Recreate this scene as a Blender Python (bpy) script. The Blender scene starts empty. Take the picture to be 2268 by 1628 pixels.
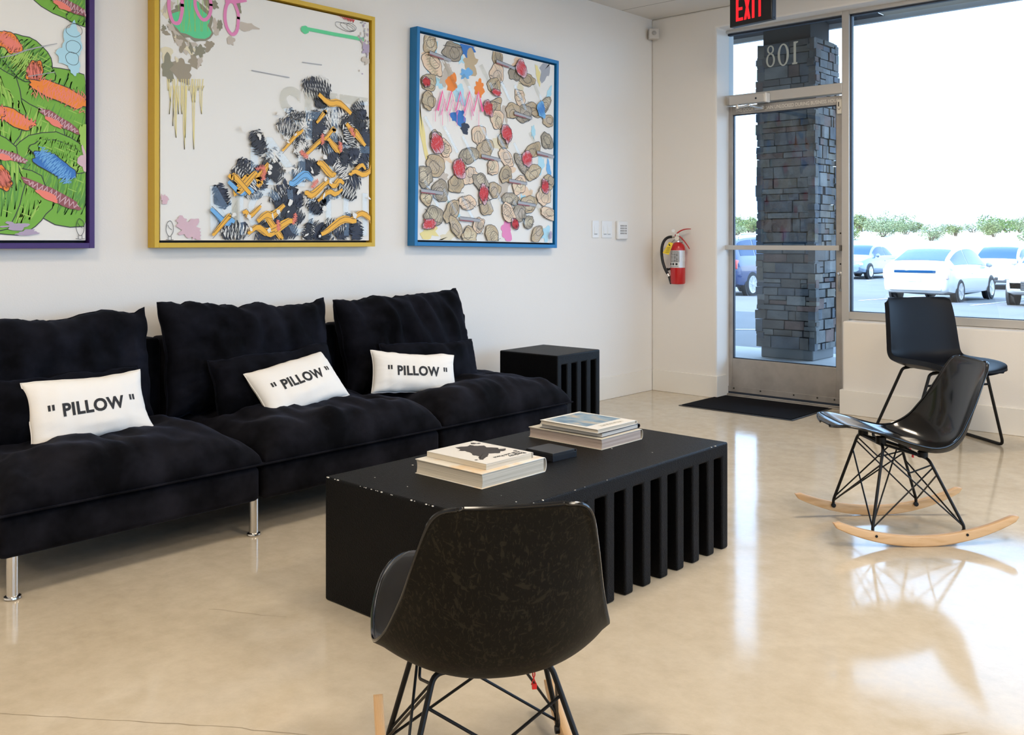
import bpy, bmesh, math, random
from mathutils import Vector, Matrix, Euler, noise
PI = math.pi
R = math.radians
random.seed(7)
SC = bpy.context.scene
COL = SC.collection

# ------------------------------------------------------------------ camera
CAM_H, FPX, YAW, HOR = 1.12, 2100.0, R(42.163), 533.2
cam = bpy.data.cameras.new('camera'); camo = bpy.data.objects.new('camera', cam); COL.objects.link(camo)
camo.location = (0, 0, CAM_H); camo.rotation_euler = (PI/2, 0, YAW)
cam.sensor_width = 36; cam.lens = FPX/2268*36; cam.shift_y = -(814-HOR)/2268
cam.clip_start = 0.05; cam.clip_end = 600
SC.camera = camo
FW = Vector((-math.sin(YAW), math.cos(YAW), 0)); RT = Vector((math.cos(YAW), math.sin(YAW), 0))
def on_x(px, py, X):
    """the point of the plane x = X that the photo shows at this pixel (used for flat art on the wall)"""
    d = FW + RT*((px-1134)/FPX) - Vector((0, 0, 1))*((py-HOR)/FPX)
    t = X/d.x
    return (d.y*t, CAM_H+d.z*t)

# ------------------------------------------------------------------ materials
def nodes(name):
    m = bpy.data.materials.new(name); m.use_nodes = True
    nt = m.node_tree; b = nt.nodes['Principled BSDF']
    return m, nt, b
def P(b, **k):
    names = dict(color='Base Color', rough='Roughness', metal='Metallic', spec='Specular IOR Level', coat='Coat Weight', coatr='Coat Roughness',
                 sheen='Sheen Weight', sheenr='Sheen Roughness', sheent='Sheen Tint', em='Emission Color', ems='Emission Strength', ior='IOR', aniso='Anisotropic')
    for a, v in k.items():
        if a in ('color', 'sheent', 'em') and len(v) == 3: v = (*v, 1)
        b.inputs[names[a]].default_value = v
def ramp(nt, fac, stops):
    r = nt.nodes.new('ShaderNodeValToRGB'); nt.links.new(fac, r.inputs[0])
    e = r.color_ramp.elements
    while len(e) > 2: e.remove(e[-1])
    for i, (p, c) in enumerate(stops):
        el = e[i] if i < 2 else e.new(p)
        el.position = p; el.color = (*c, 1) if len(c) == 3 else c
    return r.outputs[0]
def tex(nt, kind='NOISE', scale=5, detail=3, rough=.5, coords='Object', stretch=None, dist=0):
    tc = nt.nodes.new('ShaderNodeTexCoord'); out = tc.outputs[coords]
    if stretch:
        mp = nt.nodes.new('ShaderNodeMapping'); mp.inputs['Scale'].default_value = stretch
        nt.links.new(out, mp.inputs[0]); out = mp.outputs[0]
    if kind == 'NOISE':
        n = nt.nodes.new('ShaderNodeTexNoise'); n.inputs['Detail'].default_value = detail; n.inputs['Roughness'].default_value = rough
        n.inputs['Distortion'].default_value = dist
    elif kind == 'VORONOI':
        n = nt.nodes.new('ShaderNodeTexVoronoi')
    elif kind == 'WAVE':
        n = nt.nodes.new('ShaderNodeTexWave'); n.inputs['Distortion'].default_value = dist; n.inputs['Detail'].default_value = detail
    n.inputs['Scale'].default_value = scale
    nt.links.new(out, n.inputs['Vector'])
    return n
def bump(nt, b, fac, strength=.2, dist=.01):
    n = nt.nodes.new('ShaderNodeBump'); n.inputs['Strength'].default_value = strength; n.inputs['Distance'].default_value = dist
    nt.links.new(fac, n.inputs['Height']); nt.links.new(n.outputs[0], b.inputs['Normal'])
def mat(name, color, rough=.5, bumps=None, vary=None, **k):
    m, nt, b = nodes(name); P(b, color=color, rough=rough, **k)
    if vary:
        sc, c2 = vary[:2]
        n = tex(nt, scale=sc, detail=4)
        nt.links.new(ramp(nt, n.outputs['Fac'], [(.35, color), (.7, c2)]), b.inputs['Base Color'])
    if bumps:
        n = tex(nt, scale=bumps[0], detail=3); bump(nt, b, n.outputs['Fac'], bumps[1], bumps[2])
    return m

WALLC = (.80, .765, .715)
M = {}
M['wall'] = mat('wall_paint', WALLC, .75, bumps=(160, .12, .003), spec=.25)
M['trim'] = mat('trim_paint', (.80, .765, .70), .45, spec=.35)
# polished concrete floor
m, nt, b = nodes('polished_concrete'); P(b, rough=.12, spec=.24)
n1 = tex(nt, scale=.9, detail=6, rough=.62); n2 = tex(nt, scale=14, detail=5, rough=.7)
c1 = ramp(nt, n1.outputs['Fac'], [(.3, (.545, .462, .345)), (.7, (.655, .578, .462))])
c2 = ramp(nt, n2.outputs['Fac'], [(.35, (.88, .87, .85)), (.65, (1, 1, 1))])
mx = nt.nodes.new('ShaderNodeMix'); mx.data_type = 'RGBA'; mx.blend_type = 'MULTIPLY'; mx.inputs[0].default_value = 1
nt.links.new(c1, mx.inputs[6]); nt.links.new(c2, mx.inputs[7])
# fine wandering hairline cracks
n3 = tex(nt, scale=.55, detail=3, rough=.45, dist=.6)
ab = nt.nodes.new('ShaderNodeMath'); ab.operation = 'SUBTRACT'; ab.inputs[1].default_value = .5; nt.links.new(n3.outputs['Fac'], ab.inputs[0])
ab2 = nt.nodes.new('ShaderNodeMath'); ab2.operation = 'ABSOLUTE'; nt.links.new(ab.outputs[0], ab2.inputs[0])
c3 = ramp(nt, ab2.outputs[0], [(0, (.80, .75, .68)), (.0012, (1, 1, 1))])
mx2 = nt.nodes.new('ShaderNodeMix'); mx2.data_type = 'RGBA'; mx2.blend_type = 'MULTIPLY'; mx2.inputs[0].default_value = 0
nt.links.new(mx.outputs[2], mx2.inputs[6]); nt.links.new(c3, mx2.inputs[7]); nt.links.new(mx2.outputs[2], b.inputs['Base Color'])
nt.links.new(ramp(nt, n2.outputs['Fac'], [(.3, (.06,)*3), (.75, (.15,)*3)]), b.inputs['Roughness'])
nb = tex(nt, scale=2.2, detail=2); bump(nt, b, nb.outputs['Fac'], .12, .004)
M['floor'] = m
# ceiling tiles: dark joints every 0.61 m x 1.22 m
m, nt, b = nodes('ceiling_tile'); P(b, rough=.9, spec=.1)
tc = nt.nodes.new('ShaderNodeTexCoord'); sx = nt.nodes.new('ShaderNodeSeparateXYZ'); nt.links.new(tc.outputs['Object'], sx.inputs[0])
def joint(out, off, per, w):
    a = nt.nodes.new('ShaderNodeMath'); a.operation = 'SUBTRACT'; a.inputs[1].default_value = off; nt.links.new(out, a.inputs[0])
    p = nt.nodes.new('ShaderNodeMath'); p.operation = 'PINGPONG'; p.inputs[1].default_value = per/2; nt.links.new(a.outputs[0], p.inputs[0])
    g = nt.nodes.new('ShaderNodeMath'); g.operation = 'LESS_THAN'; g.inputs[1].default_value = w; nt.links.new(p.outputs[0], g.inputs[0])
    return g.outputs[0]
mxx = nt.nodes.new('ShaderNodeMath'); mxx.operation = 'MAXIMUM'
nt.links.new(joint(sx.outputs[1], 5.60, .61, .0035), mxx.inputs[0]); nt.links.new(joint(sx.outputs[0], -2.8, 1.22, .0035), mxx.inputs[1])
nt.links.new(ramp(nt, mxx.outputs[0], [(0, (.70, .68, .65)), (1, (.22, .20, .18))]), b.inputs['Base Color'])
nn = tex(nt, scale=90, detail=2); bump(nt, b, nn.outputs['Fac'], .2, .003)
M['ceiling'] = m
M['alu'] = mat('brushed_aluminium', (.60, .575, .54), .42, metal=.55, bumps=(260, .05, .001))
M['alud'] = mat('scuffed_aluminium', (.46, .43, .40), .45, metal=.5, vary=(9, (.36, .335, .31)))
M['gasket'] = mat('dark_gasket', (.02, .03, .05), .5)
M['chrome'] = mat('brushed_steel', (.75, .73, .70), .22, metal=1)
def glass(name, tint=(1, 1, 1), refl=1.0):
    m = bpy.data.materials.new(name); m.use_nodes = True; nt = m.node_tree; nt.nodes.clear()
    o = nt.nodes.new('ShaderNodeOutputMaterial'); t = nt.nodes.new('ShaderNodeBsdfTransparent'); g = nt.nodes.new('ShaderNodeBsdfGlossy')
    t.inputs[0].default_value = (*tint, 1); g.inputs['Roughness'].default_value = .01
    lw = nt.nodes.new('ShaderNodeLayerWeight'); lw.inputs[0].default_value = .5
    f = nt.nodes.new('ShaderNodeMath'); f.operation = 'POWER'; f.inputs[1].default_value = 5; nt.links.new(lw.outputs['Facing'], f.inputs[0])
    f2 = nt.nodes.new('ShaderNodeMath'); f2.operation = 'MULTIPLY_ADD'; f2.inputs[1].default_value = .93; f2.inputs[2].default_value = .045; nt.links.new(f.outputs[0], f2.inputs[0]); f = f2
    mu = nt.nodes.new('ShaderNodeMath'); mu.operation = 'MULTIPLY'; mu.inputs[1].default_value = refl; nt.links.new(f.outputs[0], mu.inputs[0])
    mi = nt.nodes.new('ShaderNodeMixShader'); nt.links.new(mu.outputs[0], mi.inputs[0]); nt.links.new(t.outputs[0], mi.inputs[1]); nt.links.new(g.outputs[0], mi.inputs[2])
    nt.links.new(mi.outputs[0], o.inputs[0]); return m
M['glass'] = glass('window_glass', (.83, .915, 1.0))
M['clear'] = glass('clear_acrylic', (.965, .965, .95), .8)
# velvet-like black upholstery
def velvet(name, base, tint, sheen, bs=.25):
    m, nt, b = nodes(name); P(b, color=base, rough=.85, spec=.06, sheen=sheen, sheenr=.35, sheent=tint)
    n = tex(nt, scale=5, detail=4, rough=.6)
    nt.links.new(ramp(nt, n.outputs['Fac'], [(.38, tuple(v*.55 for v in base)), (.68, tuple(v*4.0 for v in base))]), b.inputs['Base Color'])  # lighter patches in the base colour stand in for sheen highlights
    n2 = tex(nt, scale=240, detail=2); bump(nt, b, n2.outputs['Fac'], bs, .002)
    return m
M['velvet'] = velvet('black_velvet', (.0032, .0031, .0042), (.55, .58, .8), .07)
M['cushv'] = velvet('black_cushion_fabric', (.0025, .0026, .004), (.45, .55, .85), .03)
M['canvas'] = mat('white_cotton', (.86, .82, .76), .9, bumps=(420, .25, .001), spec=.1)
M['ink'] = mat('black_ink', (.012, .012, .014), .7)
M['foam'] = None
m, nt, b = nodes('rough_black_coating'); P(b, color=(.0022, .0022, .0028), rough=.45, spec=.13)
v = tex(nt, 'VORONOI', scale=330); n = tex(nt, scale=190, detail=4, rough=.7)
ad = nt.nodes.new('ShaderNodeMath'); ad.operation = 'ADD'; nt.links.new(v.outputs['Distance'], ad.inputs[0]); nt.links.new(n.outputs['Fac'], ad.inputs[1])
bump(nt, b, ad.outputs[0], .5, .0025)
M['foam'] = m
M['chip'] = mat('chipped_white_foam', (.75, .73, .68), .8)
# fibreglass shell: black resin with brown strands
def fibre(name, base, strand, rough):
    m, nt, b = nodes(name); P(b, rough=rough, spec=.13)
    cs = []
    for i, s in enumerate(((6, 60, 12), (60, 9, 25), (30, 40, 5))):
        t = tex(nt, scale=4, detail=2, stretch=s, dist=1.2)
        cs.append(ramp(nt, t.outputs['Fac'], [(.60, (0, 0, 0)), (.66, (1, 1, 1))]))
    a = cs[0]
    for c in cs[1:]:
        x = nt.nodes.new('ShaderNodeMix'); x.data_type = 'RGBA'; x.blend_type = 'LIGHTEN'; x.inputs[0].default_value = 1
        nt.links.new(a, x.inputs[6]); nt.links.new(c, x.inputs[7]); a = x.outputs[2]
    x = nt.nodes.new('ShaderNodeMix'); x.data_type = 'RGBA'; nt.links.new(a, x.inputs[0]); x.inputs[6].default_value = (*base, 1); x.inputs[7].default_value = (*strand, 1)
    nt.links.new(x.outputs[2], b.inputs['Base Color']); return m
M['fibre'] = fibre('black_fibreglass', (.0045, .0034, .0018), (.018, .014, .008), .5)
M['fibrein'] = mat('glossy_black_shell', (.004, .004, .005), .17, spec=.35, coat=.3, coatr=.08)
M['wire'] = mat('black_steel_wire', (.006, .0055, .005), .42, spec=.25)
M['redtag'] = mat('red_plastic', (.75, .01, .008), .4)
m, nt, b = nodes('maple_wood'); P(b, rough=.4, spec=.4)
w = tex(nt, 'WAVE', scale=3.5, dist=5, detail=4, stretch=(30, 2.2, 14))
nt.links.new(ramp(nt, w.outputs['Fac'], [(.1, (.60, .36, .17)), (.9, (.70, .46, .25))]), b.inputs['Base Color'])
M['maple'] = m
M['leather'] = mat('black_vinyl', (.0035, .0045, .0075), .45, spec=.22, bumps=(320, .08, .001))
M['stile'] = M['alu']

# ------------------------------------------------------------------ mesh building
class MB:
    def __init__(s): s.v = []; s.f = []; s.m = []
    def add(s, vs, fs, mi=0):
        o = len(s.v); s.v += [tuple(v) for v in vs]; s.f += [tuple(i+o for i in f) for f in fs]; s.m += [mi]*len(fs)
        return o
    def box(s, a, b_, mi=0, mtx=None, skip=()):
        (x0, y0, z0), (x1, y1, z1) = a, b_
        vs = [Vector(p) for p in ((x0, y0, z0), (x1, y0, z0), (x1, y1, z0), (x0, y1, z0), (x0, y0, z1), (x1, y0, z1), (x1, y1, z1), (x0, y1, z1))]
        if mtx: vs = [mtx @ p for p in vs]
        s.add(vs, [(0, 3, 2, 1), (4, 5, 6, 7), (0, 1, 5, 4), (1, 2, 6, 5), (2, 3, 7, 6), (3, 0, 4, 7)], mi)
    def tube(s, pts, r, n=8, mi=0, closed=False, cap=True):
        pts = [Vector(p) for p in pts]; N = len(pts); rings = []
        prev = None
        for i, p in enumerate(pts):
            if closed: t = (pts[(i+1) % N]-pts[i-1]).normalized()
            else: t = (pts[min(i+1, N-1)]-pts[max(i-1, 0)]).normalized()
            if prev is None:
                a = Vector((0, 0, 1)) if abs(t.z) < .9 else Vector((1, 0, 0))
                u = t.cross(a).normalized()
            else:
                u = (prev - t*prev.dot(t)).normalized()
            prev = u; w = t.cross(u)
            rr = r[i] if isinstance(r, (list, tuple)) else r
            rings.append([p+(u*math.cos(2*PI*k/n)+w*math.sin(2*PI*k/n))*rr for k in range(n)])
        vs = [q for g in rings for q in g]; fs = []
        for i in range(N if closed else N-1):
            a, c = i*n, ((i+1) % N)*n
            for k in range(n):
                k2 = (k+1) % n; fs.append((a+k, a+k2, c+k2, c+k))
        if cap and not closed:
            fs.append(tuple(range(n-1, -1, -1))); fs.append(tuple((N-1)*n+k for k in range(n)))
        s.add(vs, fs, mi)
    def lathe(s, prof, n=24, c=(0, 0, 0), mi=0, axis='z'):
        vs = []; fs = []
        for r_, h in prof:
            for k in range(n):
                a = 2*PI*k/n; x, y = r_*math.cos(a), r_*math.sin(a)
                q = {'z': (x, y, h), 'y': (x, h, y), 'x': (h, x, y)}[axis]
                vs.append((q[0]+c[0], q[1]+c[1], q[2]+c[2]))
        for i in range(len(prof)-1):
            for k in range(n):
                k2 = (k+1) % n; fs.append((i*n+k, i*n+k2, (i+1)*n+k2, (i+1)*n+k))
        fs.append(tuple(range(n-1, -1, -1))); fs.append(tuple((len(prof)-1)*n+k for k in range(n)))
        s.add(vs, fs, mi)
    def prism(s, poly, h0, h1, axis='z', mi=0):
        """poly of 2D points extruded along axis; 'z': (x,y) 'y': (x,z) 'x': (y,z)"""
        def q(p, h): return {'z': (p[0], p[1], h), 'y': (p[0], h, p[1]), 'x': (h, p[0], p[1])}[axis]
        n = len(poly); vs = [q(p, h0) for p in poly]+[q(p, h1) for p in poly]
        fs = [tuple(range(n-1, -1, -1)), tuple(range(n, 2*n))]+[(i, (i+1) % n, (i+1) % n+n, i+n) for i in range(n)]
        s.add(vs, fs, mi)
    def grid(s, fn, nu, nv, mi=0, cu=False):
        vs = [fn(i/(nu-1) if not cu else i/nu, j/(nv-1)) for j in range(nv) for i in range(nu)]; fs = []
        for j in range(nv-1):
            for i in range(nu if cu else nu-1):
                i2 = (i+1) % nu; fs.append((j*nu+i, j*nu+i2, (j+1)*nu+i2, (j+1)*nu+i))
        return s.add(vs, fs, mi)
    def build(s, name, mats, parent=None, smooth=True, bevel=0, seg=2, sub=0, auto=35, loc=None, fix=True):
        me = bpy.data.meshes.new(name); me.from_pydata(s.v, [], s.f)
        if not isinstance(mats, (list, tuple)): mats = [mats]
        for q in mats: me.materials.append(q)
        if len(mats) > 1: me.polygons.foreach_set('material_index', s.m)
        if fix:
            bm = bmesh.new(); bm.from_mesh(me); bmesh.ops.recalc_face_normals(bm, faces=bm.faces); bm.to_mesh(me); bm.free()
        me.update()
        if smooth: me.polygons.foreach_set('use_smooth', [True]*len(me.polygons))
        o = bpy.data.objects.new(name, me); COL.objects.link(o)
        if parent: o.parent = parent
        if loc: o.location = loc
        if bevel:
            bv = o.modifiers.new('b', 'BEVEL'); bv.width = bevel; bv.segments = seg; bv.limit_method = 'ANGLE'; bv.angle_limit = R(auto)
            bv.harden_normals = False
        if sub:
            sb = o.modifiers.new('s', 'SUBSURF'); sb.levels = sub; sb.render_levels = sub
        if smooth and not sub and auto < 180: me.set_sharp_from_angle(angle=R(auto if not bevel else 60))
        return o
def tag(o, label=None, cat=None, group=None, kind=None):
    if label: o['label'] = label
    if cat: o['category'] = cat
    if group: o['group'] = group
    if kind: o['kind'] = kind
    return o
def thing(name, label, cat, loc=(0, 0, 0), rz=0, group=None, rot=None):
    o = bpy.data.objects.new(name, None); COL.objects.link(o); o.empty_display_size = .1
    o.location = loc; o.rotation_euler = rot if rot else (0, 0, rz)
    return tag(o, label, cat, group)
def struct(mb, name, mats, **k):
    o = mb.build(name, mats, **k); tag(o, kind='structure'); return o
def copy_tree(o, parent=None):
    c = o.copy(); COL.objects.link(c); c.parent = parent
    if parent is None:
        for k in ('label',):
            if k in c: del c[k]
    for ch in list(o.children): copy_tree(ch, c)
    return c
def arc(pts, r=.02, n=5):
    """round the inner corners of a polyline"""
    pts = [Vector(p) for p in pts]; out = [pts[0]]
    for i in range(1, len(pts)-1):
        a, b_, c = pts[i-1], pts[i], pts[i+1]
        d1 = (a-b_); d2 = (c-b_); rr = min(r, d1.length*.45, d2.length*.45)
        p1 = b_+d1.normalized()*rr; p2 = b_+d2.normalized()*rr
        for k in range(n+1):
            t = k/n; out.append(p1*(1-t)**2+b_*2*t*(1-t)+p2*t*t)
    out.append(pts[-1]); return out
def text_mb(body, size, thick=.0, space=1.0):
    """letters as flat triangles centred on the origin, in the xy plane"""
    cu = bpy.data.curves.new('letters', 'FONT'); cu.body = body; cu.size = size; cu.align_x = 'CENTER'; cu.align_y = 'CENTER'; cu.offset = thick
    cu.space_character = space; cu.resolution_u = 4
    o = bpy.data.objects.new('letters', cu); COL.objects.link(o)
    dg = bpy.context.evaluated_depsgraph_get(); me = bpy.data.meshes.new_from_object(o.evaluated_get(dg))
    bpy.data.objects.remove(o); bpy.data.curves.remove(cu)
    bm = bmesh.new(); bm.from_mesh(me); bmesh.ops.triangulate(bm, faces=bm.faces)
    vs = [v.co.copy() for v in bm.verts]; fs = [tuple(v.index for v in f.verts) for f in bm.faces]; bm.free(); bpy.data.meshes.remove(me)
    return vs, fs
def subdiv(vs, fs, maxlen):
    bm = bmesh.new(); bv = [bm.verts.new(v) for v in vs]
    for f in fs:
        try: bm.faces.new([bv[i] for i in f])
        except ValueError: pass
    for _ in range(6):
        es = [e for e in bm.edges if e.calc_length() > maxlen]
        if not es: break
        bmesh.ops.subdivide_edges(bm, edges=es, cuts=1); bmesh.ops.triangulate(bm, faces=bm.faces)
    bm.verts.index_update(); a = [v.co.copy() for v in bm.verts]; q = [tuple(v.index for v in f.verts) for f in bm.faces]; bm.free(); return a, q
def text_solid(body, size, ext, thick=0., bev=0., space=1.0):
    cu = bpy.data.curves.new('letters', 'FONT'); cu.body = body; cu.size = size; cu.align_x = 'CENTER'; cu.align_y = 'CENTER'; cu.offset = thick
    cu.extrude = ext; cu.bevel_depth = bev; cu.space_character = space; cu.resolution_u = 5
    o = bpy.data.objects.new('letters', cu); COL.objects.link(o)
    me = bpy.data.meshes.new_from_object(o.evaluated_get(bpy.context.evaluated_depsgraph_get()))
    bpy.data.objects.remove(o); bpy.data.curves.remove(cu)
    vs = [v.co.copy() for v in me.vertices]; fs = [tuple(p.vertices) for p in me.polygons]; bpy.data.meshes.remove(me)
    return vs, fs
# ------------------------------------------------------------------ the room
XL, YF, XR, YB, HC = -4.004, 5.986, 4.6, -4.2, 2.78
YG = 6.12           # front plane of the storefront frames
b = MB(); b.box((XL-.1, YB-.1, -.12), (XR+.1, 6.26, 0)); struct(b, 'floor', M['floor'], smooth=False)
b = MB(); b.box((XL-.1, YB-.1, HC), (XR+.1, 6.26, HC+.08)); struct(b, 'ceiling', M['ceiling'], smooth=False)
b = MB(); b.box((XL-.14, YB-.14, 0), (XL, 6.26, HC)); struct(b, 'wall_left', M['wall'], smooth=False)
b = MB()                                                   # unseen right-hand wall; its shopfront windows are added for bluish fill light
b.box((XR, YB-.14, 0), (XR+.14, 6.26, .5)); b.box((XR, YB-.14, 2.66), (XR+.14, 6.26, HC))
for (y0, y1) in ((YB-.14, -1.2), (1.15, 1.3), (3.55, 3.7), (5.9, 6.26)): b.box((XR, y0, .5), (XR+.14, y1, 2.66))
struct(b, 'wall_right', M['wall'], smooth=False)
for k, (y0, y1) in enumerate(((-1.2, 1.15), (1.3, 3.55), (3.7, 5.9))):  # added windows out of view, letting in the fill light
    w_ = thing('window_%d' % (k+4), None, None, (XR, y0, .5)); w_['kind'] = 'structure'
    b = MB(); b.box((.06, .0, 0), (.068, y1-y0, 2.16)); b.build('window_glass', M['glass'], w_, smooth=False)
    b = MB()
    for (a, c, d, e) in ((0, .05, 0, 2.16), (y1-y0-.05, y1-y0, 0, 2.16), (.05, y1-y0-.05, 0, .05), (.05, y1-y0-.05, 2.11, 2.16)): b.box((.03, a, d), (.10, c, e))
    b.build('window_frame', M['alu'], w_, smooth=False)
b = MB(); b.box((XL, YB-.14, 0), (XR, YB, HC)); struct(b, 'wall_rear', M['wall'], smooth=False)
b = MB()
b.prism([(XL, 0), (-3.456, 0), (-3.456, 2.64), (4.40, 2.64), (4.40, .600), (-2.535, .600), (-2.535, 0), (XR, 0), (XR, HC), (XL, HC)], YF, 6.24, axis='y')
struct(b, 'wall_front', M['wall'], bevel=.012, seg=3)
# baseboards (they wrap round the two reveals)
b = MB(); b.box((XL, YB, 0), (XL+.014, YF-.014, .157)); struct(b, 'baseboard_left', M['trim'], bevel=.003)
b = MB(); b.prism([(XL+.014, YF), (XL+.014, YF-.014), (-3.442, YF-.014), (-3.442, 6.11), (-3.456, 6.11), (-3.456, YF)], 0, .157)
struct(b, 'baseboard_front', M['trim'], bevel=.003)
b = MB(); b.prism([(-2.549, 6.11), (-2.549, YF-.014), (XR, YF-.014), (XR, YF), (-2.535, YF), (-2.535, 6.11)], 0, .157)
struct(b, 'baseboard_right', M['trim'], bevel=.003)

# ---- storefront door
dr = thing('door_1', None, None, (-3.04, YG, 0)); dr['kind'] = 'structure'
def rel(o, t):
    o.location = (-t.location[0], -t.location[1], -t.location[2])
b = MB()
b.box((-3.506, YG, 0), (-3.484, 6.20, 2.655)); b.box((-3.484, YG+.035, 0), (-3.472, 6.20, 2.10))       # left jamb and its stop
b.box((-2.597, YG, 0), (-2.547, 6.20, 2.655))                                                              # mullion
b.box((-3.484, YG, 2.10), (-2.597, 6.20, 2.168)); b.box((-3.484, YG, 2.618), (-2.597, 6.20, 2.655))
o = b.build('door_frame', M['alu'], dr, bevel=.003); rel(o, dr)
b = MB(); DY = 6.16
b.box((-3.481, DY, .012), (-3.424, DY+.045, 2.09)); b.box((-2.652, DY, .012), (-2.600, DY+.045, 2.09))
b.box((-3.424, DY, 2.03), (-2.652, DY+.045, 2.09)); b.box((-3.424, DY, .012), (-2.652, DY+.045, .270))
o = b.build('door_leaf', M['alud'], dr, bevel=.002); rel(o, dr); leaf = o
b = MB()
for (x0, x1, z0, z1) in ((-3.424, -3.418, .27, 2.03), (-2.658, -2.652, .27, 2.03), (-3.424, -2.652, .270, .276), (-3.424, -2.652, 2.024, 2.03)): b.box((x0, DY+.01, z0), (x1, DY+.03, z1))
for (x0, x1, z0, z1) in ((-3.484, -3.474, 2.168, 2.618), (-2.604, -2.597, 2.168, 2.618), (-3.484, -2.597, 2.604, 2.618)): b.box((x0, YG+.03, z0), (x1, YG+.06, z1))
o = b.build('gasket', M['gasket'], dr, smooth=False); rel(o, dr)
b = MB(); b.box((-3.420, DY+.018, .274), (-2.656, DY+.024, 2.026)); o = b.build('door_glass', M['glass'], dr, smooth=False); rel(o, dr)
b = MB(); b.box((-3.478, YG+.044, 2.168), (-2.60, YG+.050, 2.606)); o = b.build('transom_glass', M['glass'], dr, smooth=False); rel(o, dr)
b = MB(); b.box((-3.475, DY-.052, 1.055), (-2.606, DY-.044, 1.088)); b.box((-3.472, DY-.05, 1.058), (-3.452, DY, 1.085)); b.box((-2.628, DY-.05, 1.058), (-2.608, DY, 1.085))
o = b.build('push_bar', M['alu'], dr, bevel=.002); rel(o, dr)
b = MB(); b.box((-2.609, DY-.056, 1.052), (-2.600, DY, 1.091)); o = b.build('push_bar_end', mat('dark_bronze', (.16, .13, .10), .4, metal=.6), dr, bevel=.002); rel(o, dr)
b = MB(); b.box((-3.40, YG-.055, 2.088), (-3.125, YG, 2.150)); o = b.build('door_closer', M['alu'], dr, bevel=.004); rel(o, dr); clo = o
b = MB(); b.box((-3.126, YG-.058, 2.085), (-3.108, YG, 2.152)); o2 = b.build('closer_cap', mat('pale_cap', (.82, .79, .74), .35), clo, bevel=.006)
b = MB(); b.lathe([(.0, -.001), (.007, -.001), (.007, .001), (0, .001)], 14, (-3.19, YG-.056, 2.118), axis='y'); b.build('closer_screw', M['gasket'], clo, smooth=False)
b = MB(); b.tube(arc([(-3.34, YG-.03, 2.088), (-3.34, YG-.03, 2.070), (-3.22, YG-.10, 2.066), (-3.17, DY-.02, 2.055)], .01), .007, 8); b.box((-3.235, DY-.03, 2.045), (-3.165, DY, 2.07))
b.tube([(-3.345, YG-.03, 2.09), (-3.345, YG-.03, 2.06)], .013, 10)
b.build('closer_arm', M['chrome'], clo)
vs, fs = text_mb('THIS DOOR TO REMAIN UNLOCKED DURING BUSINESS HOURS', .034, .0004)
vs = [Vector((p.x*.80, 0, p.y)) for p in vs]; b = MB(); b.add(vs, fs)
o = b.build('door_lettering', mat('pale_letters', (.80, .77, .70), .5), dr, smooth=False, auto=180); o.location = (-3.01+3.04, DY-.0015-YG, 2.058)
# lock, bolts, contact sensor on the right stile
b = MB(); b.lathe([(0, 0), (.016, 0), (.016, -.008), (.011, -.012), (0, -.012)], 16, (-2.622, DY, .90), axis='y'); b.box((-2.630, DY-.022, .80), (-2.614, DY, .885)); b.box((-2.632, DY-.004, .78), (-2.611, DY, .92))
o = b.build('lock', M['chrome'], dr, bevel=.001); rel(o, dr)
DB = mat('dark_bolt', (.05, .045, .04), .4, metal=.6)
for x, z in ((-2.622, 1.17), (-2.622, .965), (-3.41, .055), (-3.2, .055), (-2.95, .055), (-2.78, .055), (-2.66, .055)):
    b = MB(); b.lathe([(0, 0), (.006, 0), (.005, -.004), (0, -.004)], 10, (x, DY-.007 if z < .1 else DY, z), axis='y'); o = b.build('bolt', DB, dr); rel(o, dr)
b = MB(); b.box((-2.640, DY-.016, 1.965), (-2.606, DY, 2.062)); o = b.build('contact_sensor', mat('cream_plastic', (.78, .74, .66), .4), dr, bevel=.004); rel(o, dr); cs = o
b = MB(); b.box((-2.631, DY-.0175, 2.015), (-2.625, DY-.0155, 2.045)); b.tube([(-2.633, DY-.0165, 2.004), (-2.627, DY-.0165, 1.992), (-2.615, DY-.0165, 2.004), (-2.619, DY-.0165, 2.012)], .0014, 5); b.build('sensor_mark', M['ink'], cs, smooth=False)
b = MB(); b.box((-3.484, YG-.01, 0), (-2.597, 6.26, .008)); b.box((-3.484, YG+.02, .008), (-2.597, 6.24, .016))
o = b.build('threshold', M['alud'], dr, bevel=.002); rel(o, dr)
b = MB(); b.box((-3.478, DY-.004, .012), (-2.602, DY, .030)); o = b.build('door_sweep', M['gasket'], dr, smooth=False); rel(o, dr)
b = MB(); b.box((-3.478, DY-.007, .030), (-2.602, DY, .068)); o = b.build('kick_strip', M['alud'], dr, bevel=.001); rel(o, dr)
# the street number on the transom, made to be read from outside (so it is mirrored from in here)
b = MB()
def ring(cx, cz, rx, rz, w, wz=None):
    n = 28; wz = wz or w*.8; vs = []
    for k in range(n):
        a = 2*PI*k/n; vs.append((cx+rx*math.cos(a), 0, cz+rz*math.sin(a))); vs.append((cx+(rx-w)*math.cos(a), 0, cz+(rz-wz)*math.sin(a)))
    b.add(vs, [(2*k, 2*k+1, (2*k+3) % (2*n), (2*k+2) % (2*n)) for k in range(n)])
ring(-.078, .048, .026, .030, .012, .009); ring(-.078, -.026, .034, .049, .014, .010)
ring(.018, .0, .042, .078, .017, .010)
b.add([(.094, 0, -.066), (.112, 0, -.066), (.112, 0, .066), (.094, 0, .066)], [(0, 1, 2, 3)])
b.add([(.084, 0, -.076), (.122, 0, -.076), (.122, 0, -.064), (.084, 0, -.064)], [(0, 1, 2, 3)])
b.add([(.094, 0, .066), (.112, 0, .066), (.126, 0, .072), (.128, 0, .080), (.094, 0, .080)], [(0, 1, 2, 3, 4)])
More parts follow.
